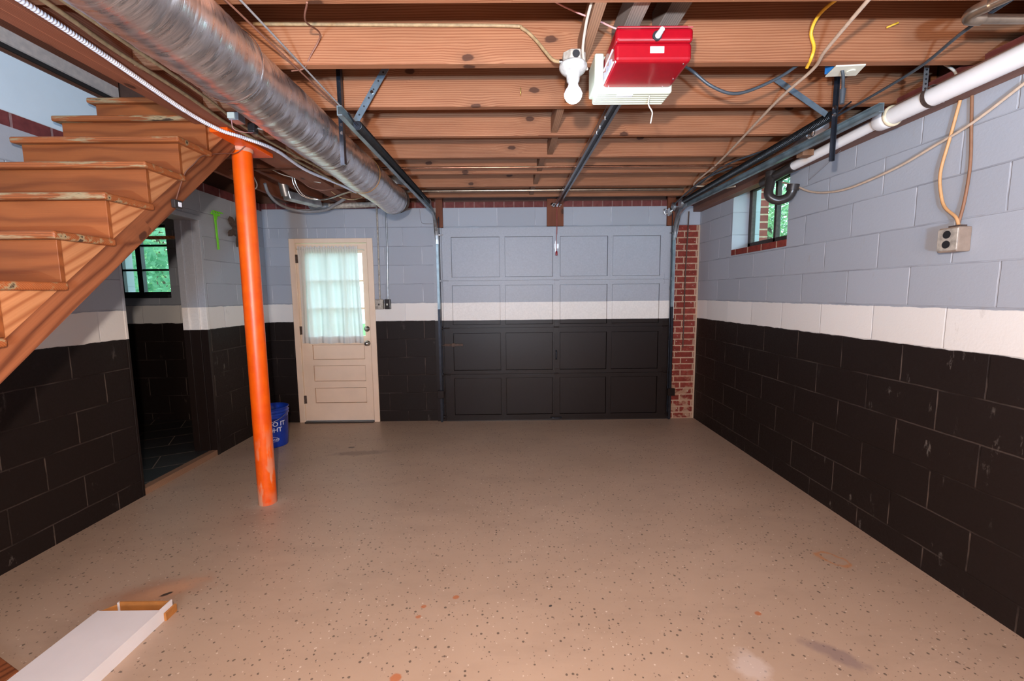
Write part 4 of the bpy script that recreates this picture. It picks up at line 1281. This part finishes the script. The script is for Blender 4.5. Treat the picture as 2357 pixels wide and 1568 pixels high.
m = MB().tube([(1.985, 2.04, 2.25), (2.0, 2.01, 2.31), (1.99, 2.0, 2.36), (1.93, 2.02, 2.42)], 0.0055, 8)
m.build('cable_drop', M_nmwht, label='pale cable curling over the ledger above the right wall outlet', cat='cable')
MB().box(1.80, 1.868, 2.70, 2.76, 2.225, 2.262).build('wood_block', M_bridge, bevel=0.002, label='small wooden block beside the hanger iron on the right', cat='wood block')

# ------------------------------------------------------------------ side door (door_2) with curtain
D2 = root('door_2', (-1.88, 4.67, 0), 'cream panelled side door with curtained window', 'door', kind=S)
m = MB()
m.box(-2.337, -2.275, 4.672, YB + 0.12, 0, 2.012)
m.box(-1.508, -1.448, 4.672, YB + 0.12, 0, 2.012)
m.box(-2.275, -1.508, 4.672, YB + 0.12, 1.965, 2.012)
m.build('frame', M_doorp, D2, bevel=0.004)
dl = MB()
dx0, dx1, dz0, dz1 = -2.268, -1.513, 0.02, 1.958
gx0, gx1, gz0, gz1 = -2.165, -1.567, 0.965, 1.86
pans = [(0.218, 0.390), (0.462, 0.640), (0.706, 0.872)]
ya_, yb_ = 4.684, 4.722
px0, px1 = -2.155, -1.585
dl.box(dx0, px0, ya_, yb_, dz0, dz1)
dl.box(gx1, dx1, ya_, yb_, dz0, dz1)
dl.box(px1, gx1, ya_, yb_, dz0, gz0)
zz = [dz0] + [c for ab in pans for c in ab] + [gz0]
for k in range(0, len(zz), 2):
    dl.box(px0, px1, ya_, yb_, zz[k], zz[k + 1])
dl.box(px0, gx1, ya_, yb_, gz1, dz1)
dl.build('leaf', M_doorp, D2)
for a, b in pans:
    MB().box(px0 + 0.006, px1 - 0.006, ya_ + 0.010, yb_ - 0.004, a + 0.006, b - 0.006).build('panel', M_doorp, D2)
    MB().box(px0, px1, yb_ - 0.008, yb_ - 0.004, a, b).build('panel_back', M_doorp, D2)
m = MB()
for k in (1, 2):
    x = px0 + (gx1 - px0) * k / 3
    m.box(x - 0.011, x + 0.011, ya_ + 0.006, yb_ - 0.004, gz0, gz1)
    z = gz0 + (gz1 - gz0) * k / 3
    m.box(px0, gx1, ya_ + 0.008, yb_ - 0.006, z - 0.011, z + 0.011)
m.build('muntins', M_doorp, D2)
MB().box(px0, gx1, 4.705, 4.709, gz0, gz1).build('glass', M_glass, D2)
for z in (1.041, 0.882):
    k = MB().lathe([(0.0, 0.056), (0.018, 0.054), (0.026, 0.044), (0.026, 0.034), (0.012, 0.022), (0.012, 0.008), (0.030, 0.006), (0.031, 0)] if z < 1 else [(0.0, 0.020), (0.010, 0.020), (0.014, 0.012), (0.030, 0.010), (0.032, 0)], (-1.548, ya_, z), (0, -1, 0), n=28)
    k.build('knob' if z < 1 else 'deadbolt', M_brass, D2)
for z in (1.80, 1.03, 0.26):
    h = MB().cyl((-2.272, 4.678, z - 0.045), (-2.272, 4.678, z + 0.045), 0.007, n=10)
    h.box(-2.272, -2.250, 4.681, 4.685, z - 0.045, z + 0.045)
    h.build('hinge', M_rust, D2)
MB().box(-2.27, -1.51, 4.64, 4.69, 0.0, 0.014).build('door_sweep', M_abs, D2)
MB().box(-2.337, -1.448, 4.69, YB + 0.2, 0.0, 0.016).build('threshold', M_galv, D2)

cur = root('curtain', (-1.90, 4.63, 0.9), 'sheer white gathered curtain covering the side door window', 'curtain')
m = MB()
nx, nz_ = 150, 36
vs = []
for j in range(nz_ + 1):
    v = j / nz_
    z = 1.925 - 1.035 * v
    for i in range(nx + 1):
        u_ = i / nx
        x = -2.238 + 0.645 * u_ + 0.016 * v * (u_ - 0.2) + 0.006 * math.sin(17 * u_ + 4 * v)
        amp = 0.004 + 0.013 * min(1, v * 1.6)
        fold = math.sin(u_ * 62 + 2.0 * math.sin(u_ * 7)) * amp * 0.55 + math.sin(u_ * 23 + v * 1.2) * amp * 0.9
        if v < 0.06:
            fold = 0.005 * math.sin(u_ * 160)
        zz_ = z + 0.004 * math.sin(u_ * 23) * v + (0.006 * math.sin(u_ * 90) if j == 0 else 0)
        vs.append((x, 4.648 + fold, zz_))
m.add(vs, [(j * (nx + 1) + i, j * (nx + 1) + i + 1, (j + 1) * (nx + 1) + i + 1, (j + 1) * (nx + 1) + i) for j in range(nz_) for i in range(nx)], True)
m.build('cloth', M_curt, cur)
m = MB()
vs2 = [(vs[j * (nx + 1) + i][0], vs[j * (nx + 1) + i][1] - 0.002, vs[j * (nx + 1) + i][2]) for j in (nz_ - 1, nz_) for i in range(nx + 1)]
vs2 = [(x, y, z + (0.045 if k <= nx else 0)) for k, (x, y, z) in enumerate(vs2)]
m.add(vs2, [(i, i + 1, nx + 2 + i, nx + 1 + i) for i in range(nx)], True)
m.build('hem', M_curt, cur)
MB().tube([(-2.255, 4.675, 1.90), (-2.25, 4.655, 1.90), (-1.9, 4.652, 1.902), (-1.545, 4.655, 1.89), (-1.54, 4.682, 1.885)], 0.0055, 8, 1).build('curtain_rod', M_plate, cur)

# ------------------------------------------------------------------ windows
Wn = root('window_1', (2.23, 3.6, 1.8), 'small basement window with rusty dark frame in the right wall', 'window', kind=S)
m = MB()
m.box(2.205, 2.245, 3.22, 4.0, 1.80, 1.845)
m.box(2.205, 2.245, 3.22, 4.0, 2.30, 2.34)
m.box(2.205, 2.245, 3.955, 4.0, 1.80, 2.34)
m.box(2.205, 2.245, 3.22, 3.25, 1.80, 2.34)
m.box(2.205, 2.245, 3.59, 3.62, 1.80, 2.34)
m.build('frame', M_winfr, Wn, bevel=0.004)
MB().box(2.223, 2.227, 3.24, 3.97, 1.83, 2.31).build('pane', M_glass, Wn)
MB().box(2.15, 2.25, 3.22, 4.0, 1.785, 1.80).build('sill_ledge', M_winfr, Wn)
MB().box(XR - 0.003, 2.31, 3.217, 4.003, 1.736, 1.785).build('brick_sill', M_sillb, Wn)

Wn = root('window_2', (-3.9, 4.75, 1.43), 'black framed window of the side room with green trees outside', 'window', kind=S)
m = MB()
wx0, wx1, wz0, wz1 = -4.19, -3.64, 1.43, 2.18
wy0, wy1 = 4.72, 4.76
m.box(wx0, wx1, wy0, wy1, wz0, wz0 + 0.035)
m.box(wx0, wx1, wy0, wy1, wz1 - 0.03, wz1)
m.box(wx0, wx0 + 0.03, wy0, wy1, wz0, wz1)
m.box(wx1 - 0.025, wx1, wy0, wy1, wz0, wz1)
m.box(-4.00, -3.945, wy0 - 0.01, wy1, wz0, wz1)
for z in (1.70, 1.96):
    m.box(wx0, wx1, wy0, wy1, z - 0.010, z + 0.010)
m.build('frame', M_winblk, Wn)
MB().box(wx0, wx1, 4.738, 4.742, wz0, wz1).build('pane', M_glass, Wn)
MB().box(wx0 - 0.02, wx1 + 0.0, 4.64, 4.72, 1.40, 1.432).build('sill', M_winblk, Wn)
MB().box(-3.08, -2.776, 3.75, 3.79, 1.90, 1.925).build('wood_stick', M_cleat, label='orange-brown wood offcut sticking out in front of the side room window', cat='wood piece')
bpy.data.objects['wood_stick'].location = (-2.93, 3.77, 1.90)

# ------------------------------------------------------------------ things on the left wall
g = root('toy_rake', (-2.6, 3.93, 1.82), 'lime green plastic toy rake hung on the left wall', 'toy rake')
MB().bar((-2.597, 3.925, 2.10), (-2.597, 3.938, 1.825), 0.006, 0.024, (1, 0, 0)).build('handle', M_green, g, bevel=0.002)
m = MB()
m.box(-2.60, -2.590, 3.875, 3.985, 2.125, 2.138)
m.prism([(-2.598, 3.905, 2.128), (-2.598, 3.955, 2.128), (-2.598, 3.938, 2.085), (-2.598, 3.914, 2.085)], (0.007, 0, 0))
for k in range(6):
    y = 3.880 + k * 0.020
    m.tube([(-2.595, y, 2.132), (-2.592, y, 2.148), (-2.575, y, 2.156), (-2.560, y, 2.145)], 0.0035, 6, 4)
m.build('rake_head', M_green, g)

fn = root('fan_blade', (-2.59, 4.21, 2.03), 'rusty metal fan blade wheel hung on the left wall behind the orange post', 'fan blade')
MB().cyl((-2.60, 4.21, 2.03), (-2.575, 4.21, 2.03), 0.055, n=28).build('hub', M_rust, fn, bevel=0.003)
for k in range(6):
    a = k * PI / 3 + 0.35
    ca, sa = math.cos(a), math.sin(a)
    pts = []
    for (r, w_) in ((0.045, -0.022), (0.09, -0.034), (0.135, -0.036), (0.160, -0.018), (0.152, 0.018), (0.10, 0.030), (0.045, 0.024)):
        pts.append((-2.583 - 0.25 * w_, 4.21 + ca * r - sa * w_, 2.03 + sa * r + ca * w_))
    MB().prism(pts, (0.003, 0, 0)).build('blade', M_rust, fn)

# ------------------------------------------------------------------ bucket
bx, by = -2.262, 3.985
bk = root('bucket', (bx, by, 0), 'blue plastic five gallon bucket with white print behind the orange post', 'bucket')
MB().lathe([(0.0, 0.004), (0.125, 0.004), (0.130, 0.0), (0.132, 0.006), (0.1375, 0.13), (0.1435, 0.30), (0.150, 0.302), (0.151, 0.308), (0.145, 0.312), (0.1455, 0.325), (0.153, 0.327), (0.154, 0.333), (0.147, 0.337), (0.148, 0.358), (0.154, 0.362), (0.153, 0.368), (0.147, 0.368), (0.144, 0.30), (0.128, 0.012), (0.0, 0.010)], (bx, by, 0), n=56).build('body', M_bucket, bk)
m = MB()
pts = []
for k in range(13):
    a = PI * k / 12
    pts.append((bx + 0.158 * math.cos(a), by - 0.085 * math.sin(a) * 1.0 - 0.075 * math.sin(a), 0.325 - 0.085 * math.sin(a)))
m.tube(pts, 0.003, 6, 2)
m.build('wire_handle', M_chrome, bk)


def bucket_text(s, size, ang, z, bold=0.0):
    cu = bpy.data.curves.new('lettering', 'FONT')
    cu.body = s
    cu.size = size
    cu.align_x = 'CENTER'
    cu.offset = bold
    to = bpy.data.objects.new('tmp', cu)
    COL.objects.link(to)
    bpy.context.view_layer.update()
    dg = bpy.context.evaluated_depsgraph_get()
    me = bpy.data.meshes.new_from_object(to.evaluated_get(dg))
    me.name = 'lettering'
    bpy.data.objects.remove(to)
    import bmesh
    b = bmesh.new()
    b.from_mesh(me)
    bmesh.ops.triangulate(b, faces=b.faces)
    b.to_mesh(me)
    b.free()
    for v in me.vertices:
        th = ang + v.co.x / 0.140
        zz = z + v.co.y
        r = 0.1325 + (0.1435 - 0.132) * zz / 0.30 + 0.0012
        v.co = (r * math.cos(th), r * math.sin(th), zz)
    me.materials.append(M_bwhite)
    o = bpy.data.objects.new('lettering', me)
    COL.objects.link(o)
    o.parent = bk
    return o


A0 = -PI / 2 + 0.30
bucket_text("LET'S DO IT", 0.058, A0 - 0.02, 0.205, 0.0012)
bucket_text("RIGHT", 0.058, A0 + 0.22, 0.150, 0.0012)
bucket_text("LOWE'S", 0.026, A0 + 0.30, 0.068, 0.0006)


def wrap_quads(quads, name):
    m = MB()
    for (t0, t1, z0, z1, dz) in quads:
        n = 8
        vs = []
        for k in range(n + 1):
            t = t0 + (t1 - t0) * k / n
            for zz in (z0 + dz * k / n, z1 + dz * k / n):
                r = 0.1325 + 0.0115 * zz / 0.30 + 0.0018
                vs.append((bx + r * math.cos(A0 + t), by + r * math.sin(A0 + t), zz))
        m.add(vs, [(2 * k, 2 * k + 2, 2 * k + 3, 2 * k + 1) for k in range(n)])
    return m.build(name, M_bwhite, bk)


wrap_quads([(0.02, 0.36, 0.163, 0.170, 0.006)], 'strike_line')
wrap_quads([(0.06, 0.54, 0.058, 0.061, 0), (0.06, 0.075, 0.058, 0.088, 0), (0.525, 0.54, 0.058, 0.088, 0), (0.06, 0.30, 0.088, 0.092, 0.016), (0.30, 0.54, 0.104, 0.108, -0.016)], 'house_emblem')
wrap_quads([(-0.72, -0.55, 0.20, 0.205, 0), (-0.72, -0.57, 0.19, 0.193, 0), (-0.70, -0.60, 0.14, 0.175, 0), (-0.70, -0.58, 0.10, 0.103, 0)], 'side_print')

# ------------------------------------------------------------------ white box on the floor
cb = root('cardboard_box', (-1.65, 1.2, 0), 'long flat white cardboard box with brown inside lying on the floor', 'box')
ang = 0.0
m = MB()
m.box(-1.795, -1.525, 0.55, 1.735, 0.050, 0.055)
m.build('top_panel', M_card, cb)
m = MB()
m.box(-1.522, -1.516, 0.55, 1.792, 0.0, 0.061)
m.box(-1.802, -1.796, 0.55, 1.745, 0.0, 0.050)
m.build('side_panel', M_card, cb)
m = MB()
m.box(-1.796, -1.524, 0.55, 1.79, 0.001, 0.005)
m.box(-1.745, -1.525, 1.784, 1.789, 0.005, 0.058)
m.prism([(-1.745, 1.787, 0.005), (-1.745, 1.787, 0.050), (-1.798, 1.742, 0.046), (-1.798, 1.742, 0.005)], (0.004, 0.004, 0))
m.box(-1.515, -1.505, 1.74, 1.80, 0.0, 0.035)
m.build('inner_liner', M_cardw, cb)
MB().box(-1.749, -1.743, 1.779, 1.789, 0.005, 0.058).build('tab_edge', M_card, cb)
pk = MB().prism([(-2.06, 1.572, 0.0), (-1.84, 1.474, 0.0), (-1.86, 1.38, 0.0), (-2.12, 1.46, 0.0)], (0, 0, 0.022))
pk.build('wood_plank', M_string, bevel=0.003, label='reddish brown board end on the floor at the lower left corner', cat='board')

# ------------------------------------------------------------------ outdoors
MB().box(-14, 2.3, YB + 0.2, 22, -0.10, -0.02).build('ground_1', M_grass, label='grass outside beyond the garage door wall', cat='ground', kind=S)
MB().box(2.315, 14, -3, 22, -0.10, 1.62).build('ground_2', M_grass, label='raised grass bank outside the right window', cat='ground', kind=S)


def leaves(cx, cy, cz, rx, ry, rz, n, size, seed):
    r = random.Random(seed)
    m = MB()
    for _ in range(n):
        while True:
            p = Vector((r.uniform(-1, 1), r.uniform(-1, 1), r.uniform(-1, 1)))
            if p.length < 1:
                break
        if r.random() < 0.6:
            p = p.normalized() * r.uniform(0.75, 1.05)
        c = Vector((cx + p.x * rx, cy + p.y * ry, cz + p.z * rz))
        u = Vector((r.gauss(0, 1), r.gauss(0, 1), r.gauss(0, 1))).normalized()
        w = u.orthogonal().normalized()
        s1, s2 = size * r.uniform(0.6, 1.3), size * r.uniform(0.3, 0.6)
        m.add([c - u * s1, c + w * s2, c + u * s1, c - w * s2], [(0, 1, 2, 3)])
    return m


def tree(x, y, z0, h, r, mat_, lab, seed):
    t = root('tree', (x, y, z0), lab, 'tree', 'trees outside the windows')
    MB().cyl((x, y, z0), (x, y, z0 + h * 0.6), 0.16, 0.08, n=10).build('trunk', M_bark, t)
    leaves(x, y, z0 + h * 0.55, r, r, h * 0.5, int(2900 * r * r) + 500, 0.075, seed).build('foliage', mat_, t)


tree(-8.4, 10.6, -0.02, 6.0, 1.9, M_leafa, 'light green tree filling the right panes of the side room window', 1)
tree(-13.2, 13.4, -0.02, 6.6, 2.2, M_leafb, 'darker green tree at the left panes of the side room window', 2)
tree(-6.6, 7.2, -0.02, 3.4, 0.85, M_leafb, 'leafy shrub close outside, behind the left panes of the side room window', 6)
tree(6.9, 10.3, 1.62, 4.4, 1.6, M_leafb, 'dark green tree outside the small right window', 3)
tree(4.75, 8.0, 1.62, 1.6, 0.6, M_leafa, 'low light green shrub outside the small right window', 4)
MB().box(2.316, 2.455, 4.12, 4.40, 1.62, 4.0).build('outside_brick_pier', brick_mat('outdoor_brick', 0, uo=0.1), label='red brick pier seen through the left of the small right window', cat='brick pier')
cl = root('clothes_pole', (4.35, 7.0, 1.6), 'small white outdoor stand seen through the right window', 'garden stand')
MB().cyl((4.35, 7.0, 1.6), (4.35, 7.0, 2.25), 0.02).build('upright', M_white, cl)
MB().cyl((4.05, 7.0, 2.2), (4.65, 7.0, 2.2), 0.018).build('crossbar', M_white, cl)
MB().tube([(4.1, 7.0, 2.2), (4.35, 7.0, 2.0), (4.6, 7.0, 2.2)], 0.012, 8, 1).build('brace', M_white, cl)
